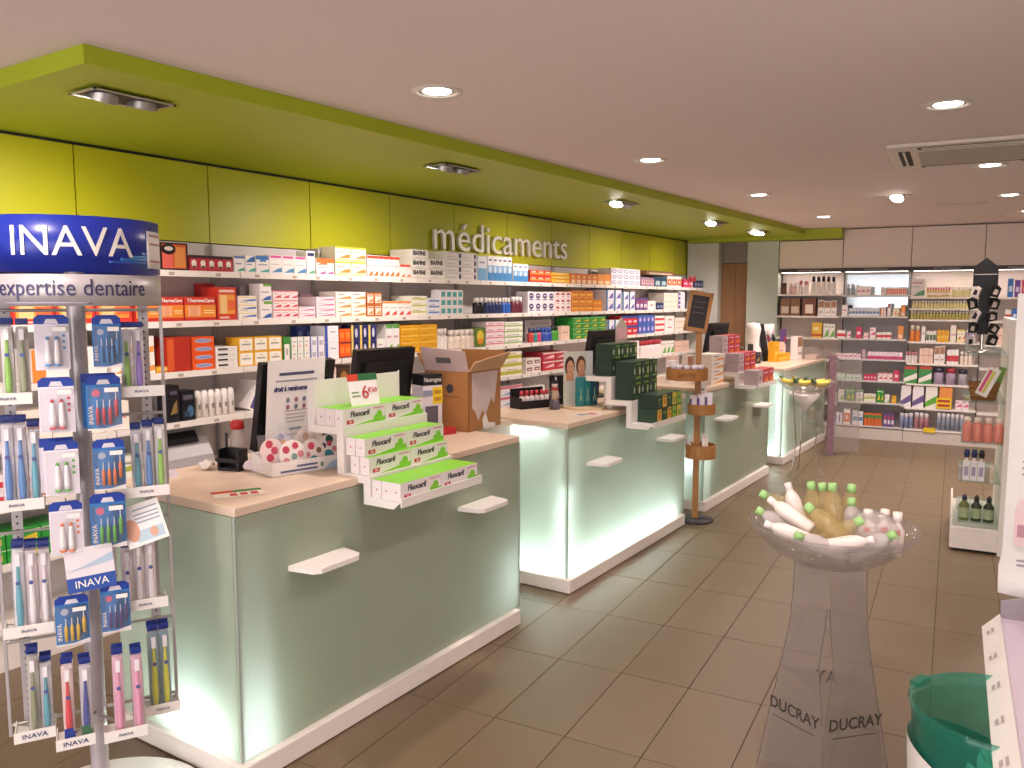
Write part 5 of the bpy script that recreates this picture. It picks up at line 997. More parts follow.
rs = thing('ribbon_tag', 'small red ribbon tag tied on top of the chalkboard', 'tag', (SX - .05, SY - .03, 1.71)); MB().cyl((0, 0, .0), (0, 0, .05), .004, n=6).build('clip', PAPER, rs); MB().prism([(-.03, .05), (.0, .06), (.03, .05), (.02, .1), (0, .075), (-.02, .1)], 'y', -.004, .004).build('bow', M('#c8344c', .5), rs)
for k in range(5):
    a = R(-150 + 30 * k); p = Matrix.Rotation(R(20), 3, 'Z') @ Vector((-.08 + .11 * math.cos(a), -.01 + .11 * math.sin(a), 1.059)); tag(put('lilac_jar', bottle_mesh('jar', 'lilac', .024, .105), None, (SX + p.x, SY + p.y, p.z)), ORDN[k] + ' lilac jar from left in the upper wooden tier', 'jar', 'lilac jars in the upper wooden tier')
for k in range(3):
    p = Matrix.Rotation(R(20), 3, 'Z') @ Vector((-.03 + .055 * k, -.06, .809)); tag(put('lilac_pouch', pbox('violetbar', .05, .13 + .01 * k, .03), None, (SX + p.x, SY + p.y, p.z), R(20)), ['left', 'middle', 'right'][k] + ' white and lilac pouch in the middle wooden tier', 'pouch', 'lilac pouches in the middle wooden tier')
p = Matrix.Rotation(R(20), 3, 'Z') @ Vector((.02, .045, .809)); tag(put('pouch', pbox('greenmix', .09, .21, .03), None, (SX + p.x, SY + p.y, p.z), R(20)), 'tall white and green pouch at the back of the middle wooden tier', 'pouch')
for k in range(3):
    p = Matrix.Rotation(R(20), 3, 'Z') @ Vector((-.03 + .05 * k, -.02, .50)); o = tag(MB().box(-.022, -.003, 0, .022, .003, .17).build('leaflet', [M(['#eee6e0', '#e2cfd0', '#efe6dc'][k], .6)], None, (SX + p.x, SY + p.y, .485), rot=(R(-12), R(-22 + 8 * k), R(20))), ['left', 'middle', 'right'][k] + ' paper leaflet leaning in the lowest wooden tier', 'leaflet', 'leaflets in the lowest wooden tier')

# ================================================================== third counter
ST['redvit'] = ('#c2394a', [('r', 0, 0, .0, .0, '#c2394a'), ('t', .05, .1, .95, .5, '#e0862e'), ('r', .1, .7, .9, .8, '#e2c6cc')]); ST['mauvevit'] = ('#b7a3a8', [('r', .1, .1, .9, .9, '#cbb7ba'), ('r', .3, .3, .7, .6, '#9a7f8c')])
step_stand('vitamin_display', 'white stepped plastic display of red and yellow boxes on third counter', 6.58, 7.08, [(-2.40, 1.18), (-2.26, 1.18), (-2.26, 1.04), (-2.12, 1.04), (-2.12, .94), (-1.96, .94)], 0, 0)
for q, (x, z) in enumerate([(-1.97, .941), (-2.13, 1.041), (-2.27, 1.181)]):
    for c in range(3):
        for r in range(2 if q else 1):
            hh = .12 if q == 0 else .075
            tag(put('vitamin_box', pbox('mauvevit' if c == 0 else 'redvit', .145, hh, .11), None, (x, 6.59 + .078 + .156 * c, z + r * .077), R(90)), '%s box %s of the vitamin display%s' % (['mauve', 'nearer red and orange', 'farther red and orange'][c], ['on the lowest step', 'on the middle step', 'on the top step'][q], '' if q == 0 else [', lower layer', ', upper layer'][r]), 'box', 'boxes on the vitamin display')
for r in range(4): tag(put('orange_carton', pbox('orangeswoosh', .24, .06, .15), None, (-2.24, 6.42, CTOP + .0005 + .0605 * r), R(86)), ['bottom', 'second', 'third', 'top'][r] + ' white and orange carton of the stack on third counter', 'box', 'white and orange carton stack')
monitor('black monitor on third counter in front of the wooden door', -2.62, 7.30, .38, .30, R(84), tilt=10, lift=.17)
for k, (x, y, s, w2, h2, lab) in enumerate([(-2.66, 6.55, 'dvdpink', .14, .2, 'pale card with red marks leaning on third counter'), (-2.60, 6.75, 'whitepic', .12, .2, 'white box with brown picture on third counter'), (-2.56, 6.30, 'violetbar', .12, .18, 'white and violet box behind the orange cartons')]):
    tag(put('carton', pbox(s, w2, h2, .05), None, (x, y, CTOP + .0005), R(85)), lab, 'box')

# ================================================================== fourth counter
y4 = 8.3
for k, (x, y, s, w2, h2, d2, lab) in enumerate([(-2.50, 9.05, 'yellowgold', .10, .22, .08, 'tall yellow box on the fourth counter'), (-2.46, 9.20, 'yellowgold', .28, .09, .1, 'low wide yellow box on the fourth counter'), (-2.55, 9.35, 'palepeach', .22, .2, .1, 'pale peach carton on the fourth counter'),
        (-2.40, 9.62, 'whitepic', .14, .26, .08, 'white tall box with brown top on the fourth counter'), (-2.60, 8.7, 'blackpack', .12, .12, .06, 'small black stand card on the fourth counter'), (-2.55, 9.55, 'purplered', .06, .34, .05, 'tall thin purple box on the fourth counter')]):
    tag(put('carton', pbox(s, w2, h2, d2), None, (x, y, CTOP + .0005), R(80)), lab, 'box')
sgn = tag(MB().box(-.06, -.004, 0, .06, .004, .42).build('dark_panel', BLACK, None, (-2.62, 9.08, CTOP), rot=(R(-12), 0, R(75))), 'tall leaning dark panel on the fourth counter', 'panel')
for k, (y, h2, c, lab) in enumerate([(9.22, .36, 'bluegrey', 'tall grey-blue bottle'), (9.33, .4, 'darkredbody', 'tall dark red bottle'), (9.42, .34, 'lilac', 'tall lilac bottle'), (9.52, .4, 'blackbody', 'tall black bottle')]):
    tag(put('tall_bottle', bottle_mesh('bottle', c, .045, h2), None, (-2.70, y, CTOP + .0005)), lab + ' at the back of the fourth counter', 'bottle')
bg_ = thing('white_bag', 'tall crumpled white paper bag on the fourth counter', 'bag', (-2.72, 8.9, CTOP)); random.seed(21)
pr = [(.0, 0), (.09, 0), (.085, .12), (.06, .18), (.065, .26), (.08, .36), (.07, .42), (.0, .43)]
m = MB().lathe(pr, 14); m.v = [(x * random.uniform(.85, 1.1), y * random.uniform(.85, 1.1), z) for x, y, z in m.v]; m.build('paper', M('#ebe3dc', .8), bg_); MB().box(-.03, -.09, .08, .03, -.086, .2).build('print', M('#2f2c34', .6), bg_); random.seed(12)
cl = thing('clear_box', 'clear acrylic box with pale content on the fourth counter end', 'box', (-2.30, 9.78, CTOP)); MB().box(-.09, -.12, 0, .09, .12, .14).build('box', ACRYL, cl); MB().box(-.06, -.09, .004, .06, .09, .05).build('content', M('#e2c9bc', .6), cl)  # pale block stands inside the clear box
# ================================================================== toothbrush stand
SC = Vector((-2.433, 1.332, 0)); SR = R(61.3)
def SW(a, b, z): return SC + Matrix.Rotation(SR, 3, 'Z') @ Vector((a, -b, z))
BLUEC = M('#1d2f96', .3, var=.12, scale=2.5, name='blue_header'); SILV = M('#bdb7b9', .4, .25, name='silver_strip')
sd = thing('toothbrush_stand', 'tall round toothbrush display stand with blue curved header, at left', 'display stand', SC, SR)
MB().lathe([(0, 0), (.315, 0), (.315, .015), (.30, .024), (.04, .034), (0, .034)], 40).build('base', WHITEP, sd)
MB().cyl((0, 0, .03), (0, 0, 1.87), .026, n=18).build('pole', M('#b9b2b6', .35, .35, name='pole_silver'), sd)
def arc(r, z0, z1, a0, a1, n=32, th=.003):
    m = MB(); v = []
    for i in range(n + 1):
        a = R(a0 + (a1 - a0) * i / n)
        for rr in (r, r - th):
            v += [(rr * math.sin(a), -rr * math.cos(a), z0), (rr * math.sin(a), -rr * math.cos(a), z1)]
    f = []
    for i in range(n):
        b = 4 * i; c = b + 4
        f += [(b, c, c + 1, b + 1), (b + 2, b + 3, c + 3, c + 2), (b + 1, c + 1, c + 3, b + 3), (b, b + 2, c + 2, c)]
    f += [(0, 1, 3, 2), (4 * n, 4 * n + 2, 4 * n + 3, 4 * n + 1)]
    m.add(v, f, 0, True); return m
h = arc(.236, 1.706, 1.858, -180, 180, 60).build('header', BLUEC, sd)
words('INAVA', .115, WLET, h, (0, 0, 1.785), bend=.2375, ext=.0008, sx=.96)
for z0_, z1_, a0_, a1_, c_ in ((1.732, 1.738, 22, 60, '#2a52a8'), (1.738, 1.748, 30, 60, '#2c68b4'), (1.748, 1.756, 38, 60, '#2f86c2'), (1.756, 1.766, 48, 60, '#2c68b4')): arc(.2366, z0_, z1_, a0_, a1_, 14, .0008).build('painted_gleam', M(c_, .3), h)  # gleam of light on the blue header, put into the colour as lighter arcs
arc(.2378, 1.722, 1.83, 54, 80, 8, .001).build('paper_note', PAPER, h)
for z in (1.815, 1.79, 1.74): arc(.2386, z, z + .006, 57, 76, 6, .0005).build('note_print', M('#c08a94', .6), h)
st2 = arc(.236, 1.613, 1.70, -84, 84, 40).build('subtitle_strip', SILV, sd)
words('expertise dentaire', .066, M('#3a3560', .4, name='violet_ink'), st2, (0, 0, 1.662), bend=.2375, ext=.0006, sx=.84); arc(.2376, 1.619, 1.624, -45, 10, 16, .0006).build('small_print', M('#97909c', .5), st2)
for k in range(4):
    a = R(45 + 90 * k); MB().cyl((.026 * math.sin(a), -.026 * math.cos(a), 1.73), (.234 * math.sin(a), -.234 * math.cos(a), 1.73), .004, n=6).build('header_arm', STEEL, sd)
for sx in (-1, 1):
    MB().box(.232 * sx - .004, -.012, .33, .232 * sx + .004, .012, 1.66).build('side_post', SILV, sd)
    MB().cyl((0, 0, 1.62), (.232 * sx, 0, 1.62), .006, n=8).build('cross_bar', STEEL, sd); MB().cyl((0, 0, .36), (.232 * sx, 0, .36), .006, n=8).build('cross_bar', STEEL, sd)
    m = MB().box(.182 * sx - .014, .0, .36, .182 * sx + .014, .004, 1.62)
    for q in range(60): m.box(.182 * sx - .003, -.0006, .37 + .0207 * q, .182 * sx + .003, .0, .377 + .0207 * q, 1)
    m.build('perforated_strip', [SILV, M('#5a5456', .6, name='hole_dark')], sd)
    for z in (.62, .95, 1.28, 1.60): MB().cyl((0, -.01, z), (.232 * sx, -.006, z), .005, n=6).build('rail', STEEL, sd)
TRAY = {1: (-.235, -.119, 1.355, .1), 2: (-.240, -.105, 1.053, .1), 3: (-.225, -.098, .686, .1), 4: (-.215, -.110, .376, .11), 5: (-.108, -.008, .371, .2), 6: (.014, .130, .358, .19), 7: (.1, .226, 1.357, .08), 8: (.1, .228, 1.052, .08), 9: (.082, .21, .702, .08), 10: (.132, .233, .359, .08)}
for k, (a0, a1, z, b) in TRAY.items():
    m = MB(); lo = z - .014
    m.box(a0, -b - .022, lo, a1, -b + .085, lo + .004); m.box(a0, -b - .026, lo, a1, -b - .022, lo + .032); m.box(a0, -b - .022, lo, a0 + .003, -b + .085, lo + .02); m.box(a1 - .003, -b - .022, lo, a1, -b + .085, lo + .02)
    t = m.build('tray', WHITEP, sd)
    w = min(.8, (a1 - a0) / .06 * .55)
    words('INAVA', .02 if k in (4, 5) else .012, NAVYINK, t, ((a0 + a1) / 2, -b - .0268, lo + .016), sx=1.1)
    MB().cyl((0 if abs(a0 + a1) < .3 else .23 * (1 if a0 > 0 else -1), -.01, lo + .003), ((a0 + a1) / 2, -b + .06, lo + .003), .004, n=6).build('bracket', STEEL, sd)
# hanging packs
HC = {'blue': '#3f86c0', 'red': '#c23a48', 'green': '#5fae4a', 'orange': '#e27a3c', 'yellow': '#e0b83a', 'purple': '#4f3a80'}
def hang_pack(kind, a, w, z0, z1, b, col):
    hgt = z1 - z0
    lab = {'head': 'white blister pack of two electric brush heads, %s tips, on the stand', 'brush4': 'blue blister pack of four %s interdental brushes on the stand'}[kind] % col
    t = thing('brush_head_pack' if kind == 'head' else 'interdental_pack', lab, 'pack', SW(a, b, z0), SR, 'hanging packs on the toothbrush stand')
    hb_ = hgt * .17
    MB().prism([(-w / 2, 0), (w / 2, 0), (w / 2, hgt - hb_), (-w / 2, hgt - hb_)], 'y', 0, .002).build('card', M('#ece6ee', .45) if kind == 'head' else M('#2f7cc0', .4), t)
    MB().prism([(-w / 2, hgt - hb_), (w / 2, hgt - hb_), (w / 2, hgt - .01), (w / 2 - .012, hgt), (-w / 2 + .012, hgt), (-w / 2, hgt - .01)], 'y', 0, .002).build('header_card', M('#1f3f9c', .4), t)
    MB().prism([(-.018, hgt - hb_ * .95), (.018, hgt - hb_ * .95), (.012, hgt - hb_ * .45), (-.012, hgt - hb_ * .45)], 'y', -.001, 0).build('hang_window', M('#d8d4dc', .4), t)
    MB().box(w * .02, -.0165, hgt * .70, w * .42, -.0155, hgt * .78).build('price_sticker', PAPER, t)
    bl = MB().box(-w * .46, -.016, hgt * .04, w * .46, 0, hgt * .8).build('blister', BLISTER, t)
    if kind == 'head':
        for s in (-.13, .13):
            MB().lathe([(0, hgt * .1), (w * .085, hgt * .1), (w * .095, hgt * .2), (w * .06, hgt * .5), (w * .045, hgt * .55), (0, hgt * .55)], 10, cx=s * w, cy=-.007).build('brush_head', M('#f4f0f0', .35), t)
            MB().lathe([(w * .05, hgt * .55), (w * .06, hgt * .58), (0, hgt * .62)], 8, cx=s * w, cy=-.007).build('bristles', M(HC[col], .5), t); MB().lathe([(w * .1, hgt * .07), (w * .1, hgt * .11), (0, hgt * .11)], 8, cx=s * w, cy=-.007).build('collar', M(HC[col], .5), t)
        for q in range(3): MB().ell(w * .34, hgt * (.62 - .11 * q), w * .05, w * .05, -.0008, 0).build('icon_print', M(HC[col], .5), t)
    else:
        for s in range(4):
            x = w * (-.2 + .18 * s); dz = hgt * (.14 if s == 3 else 0)
            MB().lathe([(0, hgt * .1 + dz), (w * .05, hgt * .1 + dz), (w * .055, hgt * .35 + dz), (w * .03, hgt * .42 + dz), (0, hgt * .42 + dz)], 8, cx=x, cy=-.007).build('brush_handle', M(HC[col], .4), t); MB().cyl((x, -.007, hgt * .42 + dz), (x, -.007, hgt * .56 + dz), w * .02, w * .015, 6).build('wire_brush', M('#cfd6e0', .5), t)
        MB().ell(-w * .22, hgt * .68, w * .12, w * .12, -.0009, 0).build('dot_print', M('#a9b6c8' if col in ('blue', 'orange', 'yellow') else '#d0607c', .5), t)
        o = words('INAVA', w * .2, WLET, t, (-w * .38, -.0012, hgt * .28), rot=(0, R(-90), 0), sx=1.0)
        MB().prism([(-w / 2, 0), (w / 2, 0), (w / 2, hgt * .09), (0, hgt * .03), (-w / 2, hgt * .03)], 'y', -.0012, 0).build('wave_print', PAPER, t)
    MB().cyl((0, .002, hgt - hb_ * .5), Vector((0, b - .03, hgt - hb_ * .5)), .0022, n=6).build('hook', STEEL, t)
for p in STAND_PACKS: hang_pack(*p)
for (k, a, w, z0, z1, b, c), off in zip([STAND_PACKS[2], STAND_PACKS[6]], (.03, .03)):
    t0 = thing('spare_pack', 'second %s pack hanging just behind its twin on the stand' % ('white brush head' if k == 'head' else 'blue interdental'), 'pack', SW(a - .012, b - off, z0 + .004), SR); MB().box(-w / 2, 0, 0, w / 2, .012, (z1 - z0) * .84).build('card', M('#e6dfe8', .5) if k == 'head' else M('#2a70b4', .4), t0); MB().box(-w / 2, 0, (z1 - z0) * .84, w / 2, .01, (z1 - z0)).build('header_card', M('#1f3f9c', .4), t0)
# toothbrush packs standing in the trays
BRC = {'green': '#8cc04a', 'olive': '#8d9470', 'blue': '#4f86c4', 'teal': '#5aa7b8', 'white': '#f0eaea', 'red': '#d8383c', 'navy': '#35458e', 'pink': '#e09ab4', 'violet': '#8f6cc0', 'kid': '#d6d84a'}
TN = {1: 'top left tray', 2: 'second left tray', 3: 'third left tray', 4: 'lowest left tray', 5: 'lowest front tray', 6: 'lower right front tray', 7: 'top right tray', 8: 'second right tray', 9: 'third right tray', 10: 'lowest right tray'}
_bp = {}
def brush_pack(col, hgt):
    k = (col, round(hgt, 3))
    if k not in _bp:
        w, d = .0305, .026; c = M(BRC[col], .35); pts = []
        for q in range(9):
            an = math.pi * q / 8; pts.append((w / 2 * math.cos(an), hgt * .84 + w / 2 * math.sin(an)))
        bl = MB().prism([(-w / 2, 0), (w / 2, 0)] + pts, 'y', -d / 2, d / 2).mesh('blister', [BLISTER])
        br = MB(); segs = [(0, .012, .007), (0, hgt * .25, .0095), (0, hgt * .45, .0075), (0, hgt * .6, .005), (0, hgt * .72, .004), (0, hgt * .86, .005)]
        for (x0, z0, r0), (x1, z1, r1) in zip(segs[:-1], segs[1:]): br.cyl((x0, 0, z0), (x1, 0, z1), r0, r1, 8, 0)
        br.box(-.006, -.009, hgt * .74, .006, 0, hgt * .87, 1)
        bm2 = br.mesh('brush', [c, M('#f2eef0', .6)])
        hc = MB().box(-w / 2, d / 2 - .002, hgt * .925, w / 2, d / 2, hgt * 1.0).box(-w * .3, -d / 2 + .008, hgt * .945, w * .3, d / 2 - .002, hgt * .95).mesh('header_card', [M('#22347e', .4)])
        bc_ = MB().box(-w / 2 + .001, d / 2 - .0015, .004, w / 2 - .001, d / 2 - .0005, hgt * .9).mesh('back_card', [M({'pink': '#e6b9cc', 'white': '#eddfe2', 'red': '#ead9d4', 'navy': '#e0d8de', 'olive': '#c9c6ba', 'kid': '#8fb0bc'}.get(col, '#f0eaee'), .5)])
        lg = MB().ell(0, hgt * .56, .006, .006, -d / 2 - .0008, 0).mesh('logo_print', [M('#4f5a92', .5)])
        lw = MB().box(-w * .45, -d / 2 - .001, .004, w * .45, -d / 2, hgt * .16).box(-w * .45, -d / 2 - .0014, hgt * .1, w * .3, -d / 2, hgt * .2).mesh('wrap_print', [M({'red': '#2a3f8e', 'navy': '#3f6a4c'}.get(col, '#cfd6e2'), .45)])
        _bp[k] = (bl, br and bm2, hc, bc_, lg, lw)
    return _bp[k]
rows = []
for tr_, T_ in TRAY.items():
    es = sorted((e for e in STAND_BRUSHES if e[5] == tr_), key=lambda e: e[0]); zf = T_[2] - .0095
    fit = int((T_[1] - T_[0] - .008) / .0325); fr_ = es[:] if len(es) <= fit else sorted(sorted(es, key=lambda e: -e[1])[:fit], key=lambda e: e[0]); bk2 = [e for e in es if e not in fr_]
    lo_, hi_ = T_[0] + .0195, T_[1] - .0195; prev = -9
    for q, e in enumerate(fr_):
        a = max(prev + .0325, min(max(e[0], lo_), hi_ - .0325 * (len(fr_) - 1 - q))); prev = a
        hh = max(.2, min(.27, e[3] - zf)); rows.append((a, T_[3], zf, hh, e[4], tr_, 'front'))
        rows.append((a, T_[3] - .036, zf, hh, (bk2[q] if q < len(bk2) else e)[4], tr_, 'second'))
for a, b, zf, hh, col, tr_, wh in rows:
    same = sorted(r[0] for r in rows if r[4:] == (col, tr_, wh)); ps_ = where(same.index(a), len(same))
    bl, br, hc, bc_, lg, lw = brush_pack(col, hh)
    t = thing('toothbrush_pack', full(('%s %s toothbrush in clear pack' % (ps_, {'kid': 'multicoloured'}.get(col, col))).strip(), wh + ' row', TN[tr_] + ' of the stand'), 'toothbrush', SW(a, b, zf), 0, '%s toothbrush packs in %s' % (col, TN[tr_]), rot=(R(-3), 0, SR + random.uniform(-.05, .05)))
    put('blister', bl, t); put('brush', br, t); put('header_card', hc, t); put('back_card', bc_, t); put('logo_print', lg, t)
    if col in ('red', 'navy'): put('wrap_print', lw, t)
lh = thing('leaflet_holder', 'white and blue brand card between the hanging packs on stand', 'card', SW(.006, .17, .795), SR, rot=(R(-16), R(-4), SR))
MB().box(-.063, 0, 0, .063, .03, .125).build('card', M('#d9d4d8', .5), lh); MB().box(-.063, -.001, 0, .063, 0, .042).build('band', M('#1f4a9c', .4), lh); words('INAVA', .03, WLET, lh, (.0, -.0018, .021)); MB().quad([(-.063, -.0008, .06), (.063, -.0008, .075), (.063, -.0008, .1), (-.02, -.0008, .07)]).build('print', M('#a9bccf', .5), lh)
fy = tag(MB().box(-.058, 0, 0, .058, .0016, .125).build('flyer', PAPER, None, SW(.165, .125, .9), rot=(R(-16), R(-14), SR)), 'white tilted flyer with hand picture clipped on the stand', 'flyer')
for z in (.105, .09, .078, .066): MB().box(-.02, -.0008, z, .05, 0, z + .004).build('print', M('#8fa4b8', .5), fy)
MB().ell(-.035, .05, .02, .035, -.0009, 0).build('picture', M('#d9a48c', .6), fy); MB().box(-.03, -.0007, .01, .05, 0, .045).build('picture', M('#b9d0dc', .5), fy); MB().ell(.022, .03, .012, .015, -.0014, 0).build('picture', M('#d8a890', .6), fy)

# ================================================================== clear bowl stand
BC_ = Vector((-.563, 2.743, 0)); BR = math.atan2(.546, 2.746)      # faces the camera
bs = thing('acrylic_bowl_stand', 'clear acrylic three-sided stand with lettering carrying a clear bowl', 'display stand', BC_, BR)
RB, ZB_ = .262, .905
bp = [(.0, ZB_ - .135), (.06, ZB_ - .133), (.13, ZB_ - .115), (.19, ZB_ - .08), (.235, ZB_ - .035), (RB, ZB_)]
MB().lathe(bp + [(RB - .004, ZB_ + .002)] + [(max(0, r - .006), z + .005) for r, z in reversed(bp)], 48).build('bowl', ACRYL, bs)
def lerp(tab, z):
    for (z0, v0), (z1, v1) in zip(tab[:-1], tab[1:]):
        if z0 <= z <= z1: return v0 + (v1 - v0) * (z - z0) / (z1 - z0)
    return tab[-1][1] if z > tab[-1][0] else tab[0][1]
WT = [(0, .215), (.06, .205), (.15, .19), (.35, .155), (.45, .137), (.57, .118), (.7, .11), (.80, .11)]
GT = [(0, .004), (.2, .004), (.26, .004), (.40, .022), (.47, .026), (.56, .014), (.65, .004), (.80, .004)]
SEAM = M('#6f6864', .3, name='acrylic_edge'); ACR2 = clear('#c3b9b4', .12, .08, 'acrylic_sheet', .5)
INKD = M('#3a3634', .5, name='ducray_ink')
apex = Vector((0, -.10, 0)); L_b = Vector((-.17, .10, 0)); R_b = Vector((.17, .10, 0))
def vane(p0, dirv, nm):
    """sheet standing from the front apex outwards; outline from width and gap tables"""
    d = dirv.normalized(); n_ = Vector((d.y, -d.x, 0)) * .002; m = MB(); v = []; N_ = 26
    for i in range(N_ + 1):
        z = .003 + .775 * i / N_; i0 = p0 + d * lerp(GT, z); i1 = p0 + d * (lerp(WT, z) / abs(d.x))
        for s in (1, -1):
            for q in (i0, i1): v.append(q + n_ * s + Vector((0, 0, z)))
    f = []
    for i in range(N_):
        b = 4 * i; c = b + 4; f += [(b, b + 1, c + 1, c), (b + 2, c + 2, c + 3, b + 3), (b + 1, b + 3, c + 3, c + 1), (b, c, c + 2, b + 2)]
    f += [(0, 2, 3, 1), (4 * N_, 4 * N_ + 1, 4 * N_ + 3, 4 * N_ + 2)]
    o = m.add(v, f).build(nm, ACR2, bs)
    e = MB(); pts = [p0 + d * (lerp(WT, .003 + .775 * i / 16) / abs(d.x)) + Vector((0, 0, .003 + .775 * i / 16)) for i in range(17)]; e.tube(pts, .0016, 5); e.build('edge', SEAM, o)
    e = MB(); pts = [p0 + d * lerp(GT, .26 + .4 * i / 14) - Vector((0, .002, 0)) + Vector((0, 0, .26 + .4 * i / 14)) for i in range(15)]; e.tube(pts, .0016, 5); e.build('slit_edge', SEAM, o)
    return o, d
for sgn_, nm_ in ((-1, 'left_sheet'), (1, 'right_sheet')):
    o, d = vane(apex, Vector((sgn_ * .85, .62, 0)), 'side_sheet')
    cpos = apex + d * .115; ang = math.atan2(d.y, d.x) if sgn_ > 0 else math.atan2(-d.y, -d.x)
    nrm = Vector((d.y, -d.x, 0)) * sgn_
    words('DUCRAY', .056, INKD, o, tuple(cpos + nrm * .004 + Vector((0, 0, .265))), rot=(0, 0, ang), sx=.88, bold=.0004)
    m = MB().box(-.085, -.0005, -.001, .085, .0005, .001).build('underline', INKD, o, tuple(cpos + nrm * .004 + Vector((0, 0, .222)))); m.rotation_euler = (0, 0, ang)
o = MB().prism([(-.20, .003), (.20, .003), (.15, .35), (.115, .57), (.10, .775), (-.10, .775), (-.115, .57), (-.15, .35)], 'y', .10, .104).build('rear_sheet', ACR2, bs)
words('YA', .062, INKD, o, (.0, .098, .345), sx=.88, bold=.0004)
MB().prism([(0, -.09), (.15, .095), (-.15, .095)], 'z', .36, .364).build('inner_plate', ACR2, bs)
# bottles in the bowl
GC = M('#a3d286', .35, name='green_cap'); WC = M('#f2e9e4', .4, name='white_cap'); YB = clear('#ecd99c', .2, .12, 'amber_plastic', .5, .22); WB_ = M('#efe4dc', .35, name='white_bottle'); CB_ = clear('#e6dfdc', .5, .1, 'cloudy_clear', .5)
def mk(body, cap, r, L1):
    b = MB().lathe([(0, .0), (r * .9, 0), (r, .006), (r, L1 * .62), (r * .8, L1 * .74), (r * .42, L1 * .84), (r * .42, L1 * .86), (0, L1 * .86)], 14).mesh('bottle_body', [body])
    c = MB().lathe([(0, L1 * .85), (r * .48, L1 * .85), (r * .48, L1 * .975), (r * .38, L1 * .99), (0, L1 * .99)], 12).mesh('cap', [cap]); return b, c
KIND = {'y': mk(YB, GC, .03, .19), 'w': mk(WB_, WC, .025, .17), 'c': mk(CB_, WC, .026, .15), 'g': mk(CB_, GC, .028, .17)}
def drop(kind, tail, tip, lab):
    a = Vector(tail); b = Vector(tip); q = (b - a).to_track_quat('Z', 'Y')
    Rm = Matrix.Rotation(BR, 3, 'Z'); loc = BC_ + Rm @ a; rot = (Matrix.Rotation(BR, 4, 'Z') @ q.to_matrix().to_4x4()).to_euler()
    t = thing('sample_bottle', lab, 'bottle', loc, group='sample bottles in the clear bowl', rot=rot); bm2, cm = KIND[kind]; put('bottle_body', bm2, t); put('cap', cm, t); return t
z = ZB_
drop('w', (-.09, .02, z - .04), (-.14, .05, z + .10), 'white capped bottle sticking up at the bowl\'s upper left')
drop('w', (-.06, -.06, z - .01), (-.20, -.01, z + .07), 'big white bottle lying across the left of the bowl')
drop('y', (-.07, .08, z - .02), (-.21, .06, z + .06), 'amber bottle with green cap at the bowl\'s far left')
drop('g', (-.09, -.02, z - .05), (-.225, -.03, z + .03), 'cloudy bottle with green cap at the left rim')
drop('w', (-.04, -.13, z - .035), (-.19, -.13, z + .015), 'white bottle lying low at the front left of the bowl')
drop('g', (.04, -.14, z - .06), (-.085, -.19, z + .0), 'cloudy bottle whose green cap touches the front rim')
drop('y', (.06, -.10, z - .04), (-.085, -.03, z + .07), 'large amber bottle lying across the centre of the bowl')
drop('y', (-.05, .08, z - .07), (-.07, .10, z + .09), 'upright amber bottle with green cap, left of the trio')
drop('y', (.0, .10, z - .07), (-.035, .10, z + .095), 'upright amber bottle with green cap, middle of the trio')
drop('y', (.01, .04, z - .06), (-.005, .05, z + .125), 'tallest upright amber bottle with green cap in the bowl')
drop('y', (.05, .12, z - .07), (.055, .10, z + .10), 'upright amber bottle with green cap at the bowl\'s back')
drop('g', (.07, .05, z - .08), (.055, .03, z + .075), 'cloudy bottle with green cap in front of the back bottle')
drop('y', (-.06, -.08, z - .07), (.085, -.06, z + .04), 'amber bottle with green cap pointing right in the bowl')
drop('w', (-.04, -.16, z - .04), (.09, -.165, z + .0), 'white bottle pointing right at the bowl\'s front')
drop('g', (.05, -.10, z - .07), (.155, -.135, z + .01), 'cloudy bottle with green cap at the front right rim')
bgb = thing('bagged_bottles', 'clear bag of small white capped bottles at the right of bowl', 'bag', BC_ + Matrix.Rotation(BR, 3, 'Z') @ Vector((.125, -.01, z - .055)), BR)
random.seed(8); m = MB().lathe([(0, -.02), (.06, -.015), (.085, .03), (.08, .07), (.05, .1), (0, .11)], 16, squash=.9); m.v = [(x * random.uniform(.88, 1.12), y * random.uniform(.88, 1.12), zz + random.uniform(-.008, .008)) for x, y, zz in m.v]; m.build('bag', clear('#efe9e6', .3, .12, 'bag_film', .6), bgb)
for k, (x, y) in enumerate([(-.02, .0), (.03, .02), (.065, -.005)]):
    o = MB().lathe([(0, -.02), (.02, -.02), (.022, .06), (.01, .085), (.01, .09), (.014, .09), (.014, .118), (0, .12)], 12, cx=x, cy=y).build('small_bottle', WB_, bgb); MB().box(x - .012, y - .024, .05, x + .008, y - .022, .066).build('red_label', M('#d8372c', .45), o)
random.seed(13)

# ================================================================== green tub
TB_ = Vector((-.055, 2.27, 0)); tb = thing('green_tub', 'translucent green round tub with white wrap on the floor', 'tub', TB_)
GRN = clear('#4cc4aa', .16, .08, 'green_translucent', .6, .5); zr = .625; rr = .20
MB().lathe([(0, .02), (.165, .02), (.18, .25), (.198, zr - .03), (rr + .006, zr), (rr, zr + .004), (.190, zr - .03), (.172, .25), (.16, .03), (0, .03)], 40).build('shell', GRN, tb)
m = MB(); n = 48; v = []
for i in range(n):
    a = 2 * math.pi * i / n; zt = zr - .17 + .075 * math.cos(a - R(190))
    for zz in (.012, zt):
        q = .17 + .034 * zz / zr + .006; v.append((q * math.cos(a), q * math.sin(a), zz))
m.add(v, [(2 * i, 2 * ((i + 1) % n), 2 * ((i + 1) % n) + 1, 2 * i + 1) for i in range(n)], 0, True).build('white_wrap', WHITEP, tb)
lip = MB(); lip.box(-.03, -.012, -.015, .03, .012, 0); lip.build('grip', GRN, tb, tuple(Vector((rr * math.cos(R(160)), rr * math.sin(R(160)), zr + .006))), rz=R(70))
